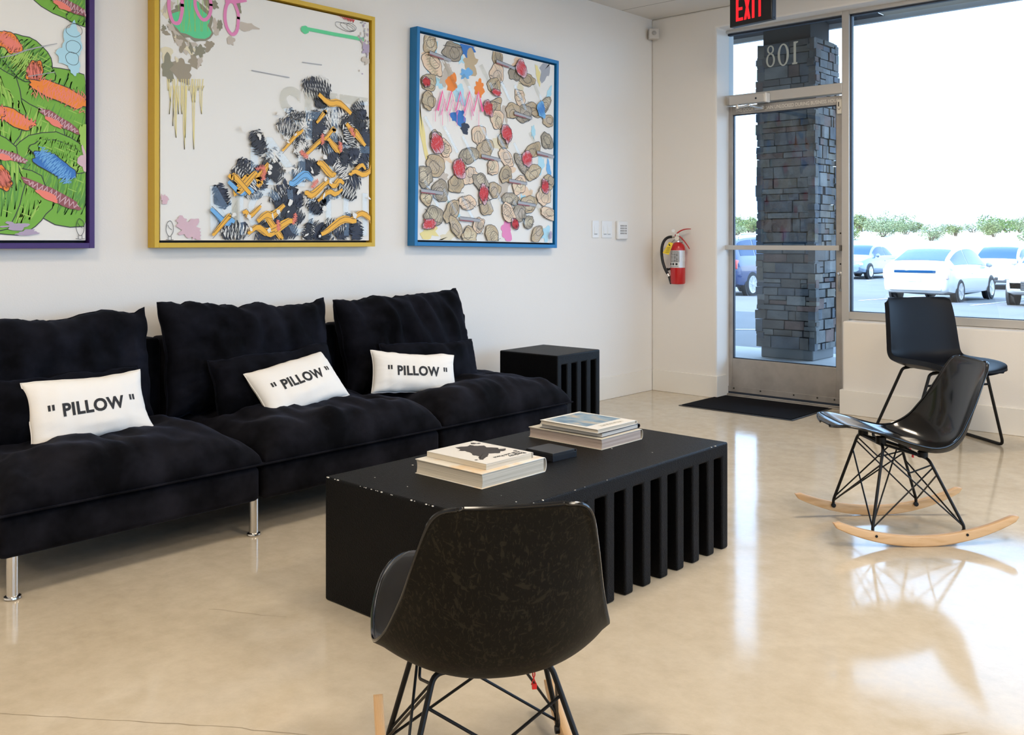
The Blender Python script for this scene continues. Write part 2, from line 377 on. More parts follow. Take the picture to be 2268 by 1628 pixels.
o = b.build('street_number', mat('etched_vinyl', (.44, .48, .45), .7), dr, smooth=False, auto=180); o.location = (-3.05+3.04, .0425, 2.415)
# ---- windows
def window(n, x0, x1, mull):
    w = thing('window_%d' % n, None, None, (x0, YG, .6)); w['kind'] = 'structure'
    b = MB(); b.box((x0, YG, .602), (x1, 6.20, .652)); b.box((x0, YG, 2.614), (x1, 6.20, 2.655)); b.box((x1, YG, .602), (x1+.05, 6.20, 2.655))
    o = b.build('window_frame', M['alu'], w, bevel=.003); rel(o, w)
    b = MB(); b.box((x0, YG+.02, .652), (x0+.009, YG+.05, 2.614)); b.box((x1-.009, YG+.02, .652), (x1, YG+.05, 2.614)); b.box((x0, YG+.02, .652), (x1, YG+.05, .656)); b.box((x0, YG+.02, 2.603), (x1, YG+.05, 2.614))
    o = b.build('gasket', M['gasket'], w, smooth=False); rel(o, w)
    b = MB(); b.box((x0+.006, YG+.032, .654), (x1-.006, YG+.038, 2.606)); o = b.build('window_glass', M['glass'], w, smooth=False); rel(o, w)
window(1, -2.547, -.15, 1); window(2, -.10, 2.10, 1); window(3, 2.15, 4.35, 1)

# ------------------------------------------------------------------ things on the walls
t = thing('exit_sign', 'black hanging exit sign with red lit letters above the glass door', 'sign', (-2.853, 5.38, 2.47), R(-9))
b = MB(); b.box((-.158, -.022, 0), (.158, .022, .205)); b.build('housing', mat('black_plastic', (.006, .006, .007), .35), t, bevel=.004)
b = MB(); b.box((-.025, -.014, .205), (.025, .014, .31)); b.build('ceiling_mount', mat('black_plastic_mount', (.006, .006, .007), .35), t)
m, nt, bb = nodes('red_lit_letters'); P(bb, color=(.3, .0, .0), em=(1, .012, .02), ems=1.25); M['exitred'] = m
b = MB(); H = .150; zb = .030
def rect(x0, x1, z0, z1): b.add([(x0, -.0235, z0), (x1, -.0235, z0), (x1, -.0235, z1), (x0, -.0235, z1)], [(0, 1, 2, 3)])
E0 = -.108; rect(E0, E0+.019, zb, zb+H); rect(E0+.019, E0+.054, zb, zb+.019); rect(E0+.019, E0+.050, zb+.066, zb+.084); rect(E0+.019, E0+.054, zb+H-.019, zb+H)
for s in (1, -1):
    xc = -.022; b.add([(xc-s*.025, -.0235-.0001*s, zb), (xc-s*.006, -.0235-.0001*s, zb), (xc+s*.025, -.0235-.0001*s, zb+H), (xc+s*.006, -.0235-.0001*s, zb+H)], [(0, 1, 2, 3)])
rect(.014, .033, zb, zb+H); rect(.063, .081, zb, zb+H-.019); rect(.045, .099, zb+H-.019, zb+H)
b.build('exit_letters', M['exitred'], t, smooth=False, auto=180, fix=False)
b = MB(); b.box((.1585, -.018, 0), (.162, .018, .2)); b.lathe([(0, .162), (.006, .162), (.006, .166), (0, .166)], 10, (0, 0, .012), axis='x'); b.build('end_plate', M['gasket'], t, smooth=False)

t = thing('motion_sensor', 'small white square motion sensor in the ceiling corner', 'sensor', (-3.955, 5.937, 2.66), R(45))
b = MB(); b.box((-.038, -.03, -.042), (.038, .03, .035)); b.build('housing', mat('offwhite_plastic', (.62, .58, .53), .5), t, bevel=.006, seg=3)
b = MB(); b.lathe([(0, -.040), (.014, -.038), (.017, -.030), (0, -.030)], 18, axis='y'); b.build('lens', mat('grey_lens', (.36, .34, .31), .3), t)
t.rotation_euler = (0, 0, R(42))

PLW = mat('white_plastic', (.80, .80, .79), .35)
def plate(y, label, gang):
    w = .037 if gang == 1 else .060
    t = thing('light_switch', label, 'light switch', (XL, y, 1.2)); 
    b = MB(); b.box((0, -w, -.060), (.006, w, .060)); b.build('wall_plate', PLW, t, bevel=.0025)
    for k in ((0,) if gang == 1 else (-.023, .023)):
        b = MB(); b.prism([(.006, -.034), (.006, .034), (.0065, .034), (.0105, -.030), (.006, -.034)][:4], k-.016, k+.016, axis='y')
        b.build('rocker', PLW, t, bevel=.0006)
        b = MB(); b.box((.006, k-.0165, -.037), (.0068, k+.0165, -.0335)); b.build('shadow_gap', mat('grey_gap', (.30, .31, .33), .6), t, smooth=False)
plate(5.283, 'narrow white single light switch beside the double switch plate', 1)
plate(5.415, 'wide white double light switch between the single switch and the keypad', 2)
t = thing('alarm_keypad', 'white alarm keypad with grey buttons beside the light switches', 'keypad', (XL, 5.585, 1.197))
b = MB(); b.box((0, -.062, -.068), (.026, .062, .066)); b.build('housing', PLW, t, bevel=.010, seg=3)
BG = mat('grey_button', (.30, .29, .28), .5)
for i in range(4):
    for j in range(4):
        b = MB(); y = (-.030, -.012, .006, .030)[i]; z = .030-.018*j; s = .0055 if i < 3 else .0075
        b.box((.026, y-s, z-.0055), (.028, y+s, z+.0055)); b.build('button', BG, t, smooth=False)

# fire extinguisher
t = thing('fire_extinguisher', 'red fire extinguisher with yellow tag and black hose hung on the wall by the door', 'fire extinguisher', (-3.733, 5.918, .805), R(18))
RED = mat('red_enamel', (.50, .006, .008), .32, spec=.5, coat=.4)
b = MB(); b.lathe([(.046, 0), (.050, .004), (.054, .010), (.054, .235), (.053, .262), (.045, .284), (.030, .298), (.018, .305)], 32); b.build('cylinder', RED, t)
b = MB(); b.grid(lambda u, v: (.0546*math.cos(R(-150+u*145)), .0546*math.sin(R(-150+u*145)), .120+v*.125), 20, 2); lb = b.build('label_band', mat('silver_label', (.62, .61, .60), .35, metal=.3), t)
random.seed(3)
def on_cyl(b, a0, a1, z0, z1, r_=.0549):
    b.grid(lambda u, v: (r_*math.cos(R(a0+(a1-a0)*u)), r_*math.sin(R(a0+(a1-a0)*u)), z0+(z1-z0)*v), 6, 2)
b = MB(); on_cyl(b, -146, -66, .160, .240); b.build('instruction_panel', mat('black_print', (.03, .03, .03), .5), lb)
b = MB()
for i in range(8):
    z = .233-.0085*i; a = -142
    while a < -72:
        w = random.uniform(4, 13)
        if random.random() < .75: on_cyl(b, a, min(a+w, -70), z-.0022, z+.0012, .0552)
        a += w+3
b.build('printed_lines', mat('silver_print', (.55, .54, .53), .4), lb)
b = MB(); on_cyl(b, -146, -66, .122, .158, .0549); b.build('class_panel', mat('white_print', (.78, .76, .73), .5), lb)
b = MB()
for a in (-138, -112, -86):
    on_cyl(b, a-8, a+8, .138, .154, .0552)
for a in range(-142, -70, 9): on_cyl(b, a, a+6, .127, .131, .0552)
b.build('class_icons', mat('black_print2', (.03, .03, .03), .5), lb)
b = MB()
for a in (-52, -30, -8): 
    on_cyl(b, a-6, a+6, .168, .171, .0552); on_cyl(b, a-6, a-3, .168, .192, .0552); on_cyl(b, a-6, a+5, .178, .181, .0552); on_cyl(b, a-6, a+6, .189, .192, .0552)
b.build('side_letters', mat('white_print2', (.8, .78, .76), .5), lb)
b = MB(); b.lathe([(.017, .300), (.017, .322), (.013, .330), (.013, .352), (0, .352)], 20); b.box((-.013, -.012, .335), (.013, .012, .368)); b.build('valve', M['chrome'], t, bevel=.001)
b = MB(); b.lathe([(0, -.030), (.017, -.030), (.019, -.022), (.013, -.012)], 20, (0, 0, .333), axis='y'); b.build('gauge', M['chrome'], t)
b = MB()
def handle(p0, p1, p2, p3, w0, w1):
    n = 14; P_ = [Vector(p) for p in (p0, p1, p2, p3)]
    def f(u, v):
        q = P_[0]*(1-v)**3+P_[1]*3*v*(1-v)**2+P_[2]*3*v*v*(1-v)+P_[3]*v**3
        w = w0+(w1-w0)*v; a = 2*PI*u
        return (q.x, q.y+math.cos(a)*.010, q.z+math.sin(a)*w)
    b.grid(f, 10, n, cu=True)
handle((-.02, 0, .352), (.01, 0, .392), (.05, 0, .402), (.095, 0, .400), .008, .003); b.build('carry_handle', RED, t)
b = MB(); handle((.0, 0, .356), (.03, 0, .338), (.06, 0, .300), (.085, 0, .258), .006, .006); b.build('squeeze_lever', RED, t)
b = MB(); b.tube([(-.028, 0, .375), (-.012, 0, .362), (.01, 0, .36)], .003, 8); b.lathe([(.004, -.0015), (.012, -.0015), (.012, .0015), (.004, .0015)], 16, (-.034, 0, .388), axis='y'); b.build('pull_pin', PLW, t)
b = MB(); b.tube([(-.012, 0, .342), (-.045, 0, .343)], .008, 10); b.build('hose_coupling', M['chrome'], t)
b = MB()
hp = []
for k in range(26):
    u = k/25; p0, p1, p2, p3 = Vector((-.042, 0, .343)), Vector((-.150, -.005, .350)), Vector((-.125, -.02, .15)), Vector((-.072, -.012, .075))
    hp.append(p0*(1-u)**3+p1*3*u*(1-u)**2+p2*3*u*u*(1-u)+p3*u**3)
b.tube(hp, .0105, 10); b.build('hose', mat('black_rubber', (.008, .008, .008), .5), t)
b = MB(); b.tube([(-.095, -.015, .100), (-.06, -.01, .108), (-.045, -.008, .11)], .008, 8); b.tube([(-.083, -.017, .112), (-.075, -.016, .094)], .014, 10); b.build('hose_clip', mat('black_clip', (.008, .008, .008), .4), t)
b = MB(); b.tube([(-.072, -.012, .077), (-.060, -.012, .053)], .008, 10); b.build('nozzle_collar', M['chrome'], t)
b = MB(); b.tube([(-.062, -.012, .055), (-.042, -.016, .002)], [.009, .0125], 12); b.build('nozzle', mat('black_nozzle', (.008, .008, .008), .4), t)
b = MB(); pts = [(-.050, .305), (-.018, .298), (-.052, .212), (-.098, .226)]
b.add([(x, -.058+.006*math.sin(z*60), z) for x, z in pts], [(0, 1, 2, 3)]); b.add([(x, -.0575+.006*math.sin(z*60), z) for x, z in pts], [(3, 2, 1, 0)])
tg = b.build('tag', mat('yellow_tag', (.85, .60, .04), .6), t, smooth=False, auto=180)
b = MB(); b.tube([(-.013, -.015, .330), (-.036, -.055, .298)], .0012, 5); b.build('tag_string', mat('black_string', (.01, .01, .01), .6), tg)
b = MB(); b.lathe([(0, -.0003), (.009, -.0003), (.009, 0), (0, 0)], 14, (-.043, -.0605, .287), axis='y')
for k in range(4): b.box((-.075+.004*k, -.064, .232+.011*k), (-.048+.003*k, -.0635, .234+.011*k))
b.build('tag_print', M['ink'], tg, smooth=False)
b = MB(); b.box((-.02, .055, .18), (.02, .07, .34)); b.box((-.012, .0, .305), (.012, .06, .312)); b.build('wall_bracket', M['chrome'], t)

# door mat
t = thing('door_mat', 'black rubber edged door mat on the floor in front of the glass door', 'mat', (-3.07, 5.83, 0))
b = MB(); b.box((-.412, -.30, 0), (.412, .277, .004)); b.build('rubber_edge', mat('black_rubber_mat', (.03, .03, .032), .6), t, smooth=False)
b = MB(); b.box((-.395, -.283, .004), (.395, .262, .0085)); b.build('carpet_pile', mat('black_pile', (.006, .006, .008), .95, bumps=(300, .6, .004), spec=.1), t, smooth=False)

# ------------------------------------------------------------------ framed art: plain abstract stand-ins in the colours of the real ones
PAL = {k: mat('paint_'+k, c, .55) for k, c in dict(white=(.80, .78, .73), black=(.018, .018, .024), navy=(.02, .025, .05), green=(.17, .42, .035), lime=(.33, .56, .09), dgreen=(.10, .30, .04),
    orange=(.86, .24, .02), amber=(.86, .44, .035), blue=(.03, .17, .52), sky=(.16, .42, .75), pale_blue=(.42, .70, .82), pink=(.78, .24, .48), hotpink=(.90, .10, .32), red=(.62, .03, .03), coral=(.85, .22, .16),
    taupe=(.33, .28, .20), olive=(.25, .235, .16), cream=(.74, .66, .46), yellow=(.80, .68, .28), tan=(.52, .40, .24), skin=(.80, .60, .42), grey=(.36, .37, .40), maroon=(.28, .08, .09), spray=(.10, .62, .28), violet=(.42, .34, .46), rose=(.66, .45, .50), smear=(.55, .48, .40)).items()}
PN = list(PAL)
class Art:
    def __init__(s, X): s.X = X; s.k = 0; s.b = MB()
    def lay(s): s.k += 1; return s.X+s.k*3.0e-5
    def poly(s, pts, c):
        x = s.lay(); n = len(pts); cy = sum(p[0] for p in pts)/n; cz = sum(p[1] for p in pts)/n
        s.b.add([(x, cy, cz)]+[(x, p[0], p[1]) for p in pts], [(0, i+1, (i+1) % n+1) for i in range(n)], PN.index(c))
    def blob(s, cy, cz, ry, rz, ang, c, jag=.12, n=26, seed=None):
        if seed is not None: random.seed(seed)
        ca, sa = math.cos(ang), math.sin(ang); ph = random.random()*9
        pts = []
        for i in range(n):
            a = 2*PI*i/n; k = 1+jag*(noise.noise(Vector((math.cos(a)*1.7+ph, math.sin(a)*1.7, ph)))*2+random.uniform(-.3, .3))
            y, z = ry*k*math.cos(a), rz*k*math.sin(a); pts.append((cy+y*ca-z*sa, cz+y*sa+z*ca))
        s.poly(pts, c); return pts
    def line(s, pts, w, c, taper=False):
        x = s.lay(); L = []; Rr = []; N = len(pts)
        for i, p in enumerate(pts):
            a = pts[max(i-1, 0)]; q = pts[min(i+1, N-1)]; dy, dz = q[0]-a[0], q[1]-a[1]; l = math.hypot(dy, dz) or 1
            ww = w*(.35+.65*math.sin(PI*(i+.5)/N)) if taper else w
            L.append((x, p[0]-dz/l*ww/2, p[1]+dy/l*ww/2)); Rr.append((x, p[0]+dz/l*ww/2, p[1]-dy/l*ww/2))
        s.b.add(L+Rr, [(i, i+1, N+i+1, N+i) for i in range(N-1)], PN.index(c))
    def scrib(s, cy, cz, ry, rz, ang, c, w=.003, turns=14, seed=None):
        if seed is not None: random.seed(seed)
        ca, sa = math.cos(ang), math.sin(ang); pts = []
        for i in range(turns*2+1):
            u = -1+2*i/(turns*2); h = math.sqrt(max(0, 1-u*u))*(1 if i % 2 else -1)*random.uniform(.7, 1.1)
            a = (u*ry*random.uniform(.92, 1.05), h*rz)
            pts.append((cy+a[0]*ca-a[1]*sa, cz+a[0]*sa+a[1]*ca))
        q = []
        for i in range(len(pts)-1):
            for t_ in (0, .33, .66): q.append((pts[i][0]*(1-t_)+pts[i+1][0]*t_+random.uniform(-.001, .001), pts[i][1]*(1-t_)+pts[i+1][1]*t_))
        s.line(q, w, c)
    def loop(s, cy, cz, ry, rz, w, c, ang=0, turns=1.05, n=40, wob=.06):
        ph = random.random()*9
        pts = []
        for i in range(int(n*turns)):
            a = 2*PI*i/n; k = 1+wob*noise.noise(Vector((math.cos(a)*1.3+ph, math.sin(a)*1.3, ph)))*2
            y, z = ry*k*math.cos(a), rz*k*math.sin(a); pts.append((cy+y*math.cos(ang)-z*math.sin(ang), cz+y*math.sin(ang)+z*math.cos(ang)))
        s.line(pts, w, c)
    def build(s, parent):
        o = s.b.build('painting', [PAL[k] for k in PN], parent, smooth=False, auto=180, fix=False)
        o.location = -parent.location; return o
def frame(name, label, y0, y1, z0, z1, color, face=.022, depth=.062, roll=0):
    cy, cz = (y0+y1)/2, (z0+z1)/2
    t = thing(name, label, 'painting', (XL, cy, cz)); t.rotation_euler = (roll, 0, 0)
    W, Hh = (y1-y0)/2, (z1-z0)/2; b = MB()
    fm = mat('frame_'+name+'_'+label.split()[0], color, .45, spec=.4)
    for (a0, a1, c0, c1) in ((-W, -W+face, -Hh, Hh), (W-face, W, -Hh, Hh), (-W+face, W-face, -Hh, -Hh+face), (-W+face, W-face, Hh-face, Hh)):
        b.box((.001, a0, c0), (depth, a1, c1))
    b.build('frame', fm, t, bevel=.0012)
    b = MB(); b.box((.001, -W+face, -Hh+face), (.012, W-face, Hh-face)); b.build('backing', mat('black_backing', (.006, .005, .006), .7), t, smooth=False)
    g = .010; b = MB(); b.box((.012, -W+face+g, -Hh+face+g), (.050, W-face-g, Hh-face-g)); b.build('canvas', PAL['white'], t, bevel=.002)
    return t
CX = XL+.0505
def px(x, y): return on_x(x, y, CX)
# yellow framed
ty = frame('framed_painting', 'yellow framed square painting, black scribbles and orange shapes low right', 2.024, 3.264, 1.089, 2.315, (.62, .40, .03))
A = Art(CX); random.seed(11)
for i in range(70):                                          # worn grey and brown smears at top left
    x, y = random.gauss(415, 34), random.gauss(62, 48)
    if x < 362 or y > 190: continue
    cy, cz = px(x, max(y, -40)); A.blob(cy, cz, random.uniform(.006, .038), random.uniform(.008, .04), random.uniform(-.6, .6), random.choice(['olive', 'taupe', 'smear', 'smear', 'white', 'cream']), .35)
for (x, y, rx, ry, c) in ((372, 150, .030, .055, 'olive'), (404, 158, .045, .05, 'taupe'), (545, 60, .06, .018, 'smear'), (486, 56, .014, .024, 'olive'), (512, 90, .018, .02, 'smear'), (475, 10, .02, .02, 'olive'), (528, 16, .014, .03, 'olive')):
    cy, cz = px(x, y); A.blob(cy, cz, rx, ry, 0, c, .3)
cy, cz = px(425, 42); A.blob(cy, cz, .10, .09, 0, 'olive', .2); A.blob(cy, cz, .085, .075, 0, 'spray', .35)
for i in range(10): A.line([px(390+i*8+random.uniform(-6, 6), 0), px(395+i*7+random.uniform(-9, 9), 70)], .0022, 'lime')
for i in range(15):
    x = 372+i*5.6+random.uniform(-2, 2); A.line([px(x+random.uniform(-2, 2), 175+k*26) for k in range(int(random.uniform(2, 8)))]+[px(x+3, 190)], .0035, 'yellow') if i % 1 == 0 else None
for (x, y, rx, ry) in ((388, 12, .032, .080), (449, 10, .040, .065), (513, 40, .036, .075)):
    cy, cz = px(x, y); A.loop(cy, cz, rx, ry, .016, 'pink')
A.line([px(498, 2), px(520, 4), px(545, 0)], .018, 'pink')
A.line([px(668, 62), px(700, 68), px(740, 76), px(775, 82), px(805, 88)], .018, 'spray'); cy, cz = px(675, 66); A.blob(cy, cz, .024, .02, 0, 'spray', .1)
cy, cz = px(765, 38); A.scrib(cy, cz, .06, .02, -.2, 'red', .004, 12)
for k in range(3): cy, cz = px(762+k*8, 60); A.loop(cy, cz, .06-.014*k, .018, .0018, 'black', -.15)
for i in range(60):
    x, y = random.gauss(806, 10), random.gauss(80, 38)
    if x < 818: cy, cz = px(x, y); A.blob(cy, cz, random.uniform(.002, .006), random.uniform(.003, .009), 0, random.choice(['violet', 'smear', 'grey']), .3)
cy, cz = px(810, 110); A.blob(cy, cz, .03, .03, 0, 'violet', .4); cy, cz = px(812, 135); A.blob(cy, cz, .03, .02, 0, 'smear', .4)
for (a, c_) in (((556, 156), (640, 172)), ((668, 138), (712, 144))): A.line([px(*a), px(*c_)], .005, 'grey', True)
for (x, y, rx, ry) in ((420, 505, .06, .035), (402, 492, .03, .02), (432, 520, .03, .02), (362, 440, .02, .02)): cy, cz = px(x, y); A.blob(cy, cz, rx, ry, .1, 'rose', .45)
random.seed(71)
# a drift of free black scribble and loose amber and blue swashes, thickening towards the lower right
for i in range(92):
    u = random.random(); x = 475+340*random.random()**.8; y = 170+350*random.random()**.9
    if y < 400-.75*(x-470)+random.uniform(-50, 50) or x > 815: continue
    cy, cz = px(x, y); r_ = random.uniform(.030, .075); an = random.uniform(-1.4, 1.4)
    A.blob(cy, cz, r_*.75, r_*.6, an, random.choice(['navy', 'black']), .5)
    for k in range(3): A.scrib(cy, cz, r_*1.25, r_*.8, an+random.uniform(-.5, .5), random.choice(['black', 'navy', 'white', 'black']), random.uniform(.003, .006), random.randint(7, 13))
for i in range(44):
    x = 490+315*random.random(); y = 195+320*random.random()
    if y < 430-.8*(x-480): continue
    cy, cz = px(x, y); L = random.uniform(.05, .13); an = random.uniform(-1.3, 1.3); c = random.choice(['amber']*5+['sky'])
    pts = [(cy+L*(k/7-.5)*2*math.cos(an)+.02*math.sin(k*.9+i)*math.sin(an), cz+L*(k/7-.5)*2*math.sin(an)*.6+.02*math.sin(k*.9+i)) for k in range(8)]
    A.line(pts, random.uniform(.022, .045), c, True); A.line([(q[0]+.004, q[1]+.012) for q in pts], .0025, 'black'); A.line([(q[0], q[1]-.014) for q in pts], .002, 'black')
for i in range(9):
    x, y = random.uniform(520, 800), random.uniform(260, 520); cy, cz = px(x, y); A.scrib(cy, cz, .03, .018, random.random()*3, 'coral', .004, 7)
for i in range(40):
    x, y = random.uniform(500, 815), random.uniform(250, 530); cy, cz = px(x, y); A.blob(cy, cz, random.uniform(.004, .02), random.uniform(.003, .012), random.random()*3, 'white', .3)
for i, v in enumerate(A.b.v): A.b.v[i] = (v[0], min(max(v[1], 2.058), 3.230), min(max(v[2], 1.123), 2.281))
A.build(ty)
def egg_mark(A, x, y):
    cy, cz = px(x, y); A.loop(cy, cz, .017, .034, .0022, 'black'); A.line([(cy-.010, cz+.018), (cy-.002, cz+.004), (cy+.010, cz-.004)], .002, 'black')
    for s in (-1, 1): A.line([(cy+s*.007, cz-.033), (cy+s*.008, cz-.048)], .002, 'black'); A.line([(cy+s*.018, cz-.048), (cy-s*.002, cz-.050)], .002, 'black')
B2 = Art(CX+.004); egg_mark(B2, 375, 507)
o = B2.b.build('cracked_egg_mark', [PAL[k] for k in PN], ty, smooth=False, auto=180, fix=False); o.location = -ty.location
# raised clear letters over it
b = MB()
for body, y, x, wid, hgt in (('SPIT', 268, 742, .55, .30), ('IN IT', 372, 722, .72, .27), ('MOUTH', 478, 700, .92, .27)):
    vs, fs = text_solid(body, .30, .0028, .004, .001); w = max(p.x for p in vs)-min(p.x for p in vs); h = max(p.y for p in vs)-min(p.y for p in vs)
    cy, cz = px(x, y); mxp = 3.215-(cy+wid/2); cy += min(0, mxp)
    b.add([(CX+.007+p.z, cy+p.x/w*wid, cz+p.y/h*hgt*.86) for p in vs], fs)
o = b.build('raised_clear_letters', M['clear'], ty, auto=30); o.location = -ty.location

# purple framed, left edge of the picture
tp = frame('framed_painting', 'purple framed painting of overlapping green shapes with orange and blue patches', .522, 1.762, 1.089, 2.315, (.045, .015, .13))
A = Art(CX); random.seed(5)
masses = [(150, -8, .20, .10, -.4), (10, 175, .20, .16, -.5), (140, 245, .20, .17, -.35), (25, 300, .22, .15, -.3), (140, 400, .24, .17, -.35), (20, 440, .16, .13, -.2), (-60, 240, .2, .2, 0), (-60, 400, .2, .2, 0), (60, 130, .12, .08, -.6), (130, 345, .12, .06, -.3)]
for (x, y, rx, rz, an) in masses:
    cy, cz = px(x, y); pts = A.blob(cy, cz, rx, rz, an, 'green', .10); A.line(pts+pts[:2], .0035, 'black')
    for k in range(5): A.scrib(cy+random.uniform(-.04, .04), cz+random.uniform(-.03, .03), rx*.75, rz*.7, an+random.uniform(-.15, .15), random.choice(['lime', 'lime', 'dgreen', 'green']), .007, 12)
    for k in range(9): q = (cy+random.uniform(-rx*.6, rx*.6), cz+random.uniform(-rz*.6, rz*.6)); A.line([q, (q[0]+.02, q[1]-.007), (q[0]+.034, q[1]-.012)], .004, 'lime', True)
for (x, y, rx, rz, an, c) in [(20, 95, .05, .035, -.6, 'orange'), (75, 160, .03, .05, -.2, 'orange'), (135, 210, .125, .035, -.35, 'orange'), (30, 262, .09, .03, -.35, 'orange'), (120, 368, .10, .035, -.45, 'blue'), (5, 395, .03, .05, .3, 'orange'), (-30, 240, .08, .03, -.3, 'orange')]:
    cy, cz = px(x, y); pts = A.blob(cy, cz, rx, rz, an, c, .18); A.line(pts+pts[:2], .003, 'black')
    for k in range(3): A.scrib(cy, cz, rx*.95, rz*.9, an+random.uniform(-.5, .5), 'coral' if c == 'orange' else 'sky', .0028, 12)
for (x, y, rx, rz, an) in [(130, 268, .09, .018, -.5), (115, 430, .12, .020, -.45), (20, 345, .07, .016, -.3), (150, 12, .09, .02, -.3)]:
    cy, cz = px(x, y); A.blob(cy, cz, rx, rz, an, 'maroon', .2)
    for k in range(2): A.scrib(cy, cz, rx, rz, an, 'rose', .002, 12)
    A.blob(cy-.02, cz-.008, rx*.4, rz*.7, an, 'coral', .2)
for (x, y, rx, rz) in ((160, 95, .04, .075), (152, 122, .05, .05), (162, 145, .022, .04)): cy, cz = px(x, y); A.blob(cy, cz, rx, rz, 0, 'pale_blue', .22)
for k, y in enumerate((38, 68, 105, 130)): cy, cz = px(165-k*2, y); A.loop(cy, cz, .036-.003*k, .026, .0018, 'black', .2)
A.line([px(0, 128), px(30, 122), px(55, 112), px(85, 105), px(125, 97)], .005, 'grey', True); A.line([px(60, 170), px(120, 160)], .003, 'grey')
for (x, y, rx, rz, c) in ((190, 350, .03, .06, 'rose'), (30, 500, .05, .015, 'violet'), (60, 515, .04, .01, 'violet'), (185, 300, .02, .05, 'lime')): cy, cz = px(x, y); A.blob(cy, cz, rx, rz, .1, c, .4)
egg_mark(A, 176, 503)
# keep everything inside the canvas
for i, v in enumerate(A.b.v): A.b.v[i] = (v[0], min(max(v[1], .556), 1.728), min(max(v[2], 1.123), 2.281))
A.build(tp)
# blue framed
tb = frame('framed_painting', 'blue framed painting crowded with beige, brown and red crayon shapes', 3.556, 4.802, 1.082, 2.308, (.008, .17, .42), roll=R(-.9))
A = Art(CX); random.seed(21)
for i in range(26):
    x, y = random.uniform(930, 1225), random.uniform(90, 535)
    if y < 85+(x-930)*.19: continue
    cy, cz = px(x, y); A.blob(cy, cz, random.uniform(.03, .09), random.uniform(.02, .06), random.random()*3, random.choice(['cream', 'white', 'skin', 'smear', 'pale_blue']), .4)
for (x, y, rx, rz, c) in [(1030, 108, .07, .05, 'blue'), (1042, 140, .06, .07, 'tan'), (1000, 185, .05, .05, 'orange'), (1060, 195, .04, .05, 'orange'), (1030, 165, .05, .03, 'sky'), (1018, 210, .05, .05, 'pale_blue'), (1205, 150, .045, .08, 'grey'), (1190, 165, .02, .06, 'yellow'), (1215, 205, .02, .05, 'pale_blue'), (936, 300, .016, .17, 'yellow'), (1015, 262, .05, .04, 'blue'), (1030, 285, .04, .03, 'navy'), (1125, 510, .055, .06, 'pink'), (1212, 515, .04, .05, 'pale_blue'), (955, 515, .07, .04, 'yellow'), (1180, 290, .02, .04, 'pale_blue'), (1215, 370, .02, .05, 'sky')]:
    cy, cz = px(x, y); A.blob(cy, cz, rx, rz, random.uniform(-.4, .4), c, .35)
random.seed(8)
cells = [(950, 100), (955, 145), (948, 185), (1000, 115), (1100, 130), (1098, 165), (1092, 190), (1140, 160), (1165, 175), (1150, 215), (1180, 240), (1160, 250), (1095, 235), (1100, 265), (1135, 245), (1205, 230), (1213, 265), (1060, 300), (1075, 330), (1040, 345), (1115, 310), (1120, 350), (1180, 330), (1210, 310), (965, 310), (985, 330), (965, 370), (940, 395), (1020, 370), (1040, 390), (1010, 410), (975, 425), (945, 440), (1090, 370), (1120, 385), (1155, 360), (1180, 380), (1150, 410), (1095, 420), (1065, 405), (1215, 400), (1205, 430), (1170, 450), (1130, 440), (1075, 455), (1035, 450), (1000, 470), (960, 480), (1010, 505), (1060, 500), (1090, 520), (1170, 490), (1190, 515), (1215, 470), (1040, 525), (1150, 470), (945, 225), (1125, 470)]
for i, (x, y) in enumerate(cells):
    cy, cz = px(x, y); c = ('tan', 'skin', 'tan', 'taupe')[i % 4]; rx, rz = random.uniform(.045, .085), random.uniform(.036, .062); an = random.uniform(-1, 1)
    pts = A.blob(cy, cz, rx, rz, an, c, .14)
    for k in range(2): A.scrib(cy, cz, rx*.85, rz*.8, an+random.uniform(-.6, .6), random.choice(['cream', 'taupe', 'smear']), .0026, 9)
    A.line(pts+pts[:2], .0032, 'black'); A.loop(cy+random.uniform(-.02, .02), cz+random.uniform(-.02, .02), rx*.5, rz*.6, .0026, 'black', an)
    A.line([(cy+rx*random.uniform(-1, 1), cz+rz*random.uniform(-1, 1)) for _ in range(4)], .0026, 'black')
for (x, y, rx, rz, an) in [(1150, 150, .045, .055, .4), (1078, 240, .04, .05, .5), (1120, 295, .045, .06, .3), (965, 320, .05, .06, .4), (1015, 375, .05, .06, .5), (1165, 350, .05, .05, .3), (1070, 430, .04, .06, 0), (1205, 410, .035, .05, .3), (950, 500, .05, .03, 0), (1140, 495, .03, .04, .8), (940, 185, .03, .03, 0), (1095, 205, .04, .02, 0)]:
    cy, cz = px(x, y); pts = A.blob(cy, cz, rx, rz, an, 'rose', .15)
    for k in range(3): A.scrib(cy, cz, rx, rz, an+random.uniform(-.5, .5), 'red', .003, 10)
    A.line(pts+pts[:2], .003, 'black')
cy, cz = px(1195, 240); A.blob(cy, cz, .04, .05, .4, 'sky', .2); A.scrib(cy, cz, .04, .05, .6, 'blue', .003, 10)
for (x, y, an) in [(970, 128, -.35), (1115, 143, -.35), (1155, 255, -.3), (1085, 350, -.25), (955, 428, -.15), (1145, 402, -.2), (1040, 487, -.15), (1165, 450, -.2), (1205, 340, -.3)]:
    cy, cz = px(x, y); L = .085; ca, sa = math.cos(an*.35), math.sin(an*.35)
    A.line([(cy-L*ca, cz-L*sa), (cy, cz), (cy+L*ca, cz+L*sa)], .018, 'grey'); A.line([(cy-L*ca, cz-L*sa-.012), (cy+L*.3, cz-.012)], .007, 'maroon')
    A.line([(cy-L*ca, cz-L*sa+.009), (cy+L*ca, cz+L*sa+.009)], .0025, 'black')
pts = []
for i in range(11): pts.append(px(965+i*10, 205 if i % 2 else 248))
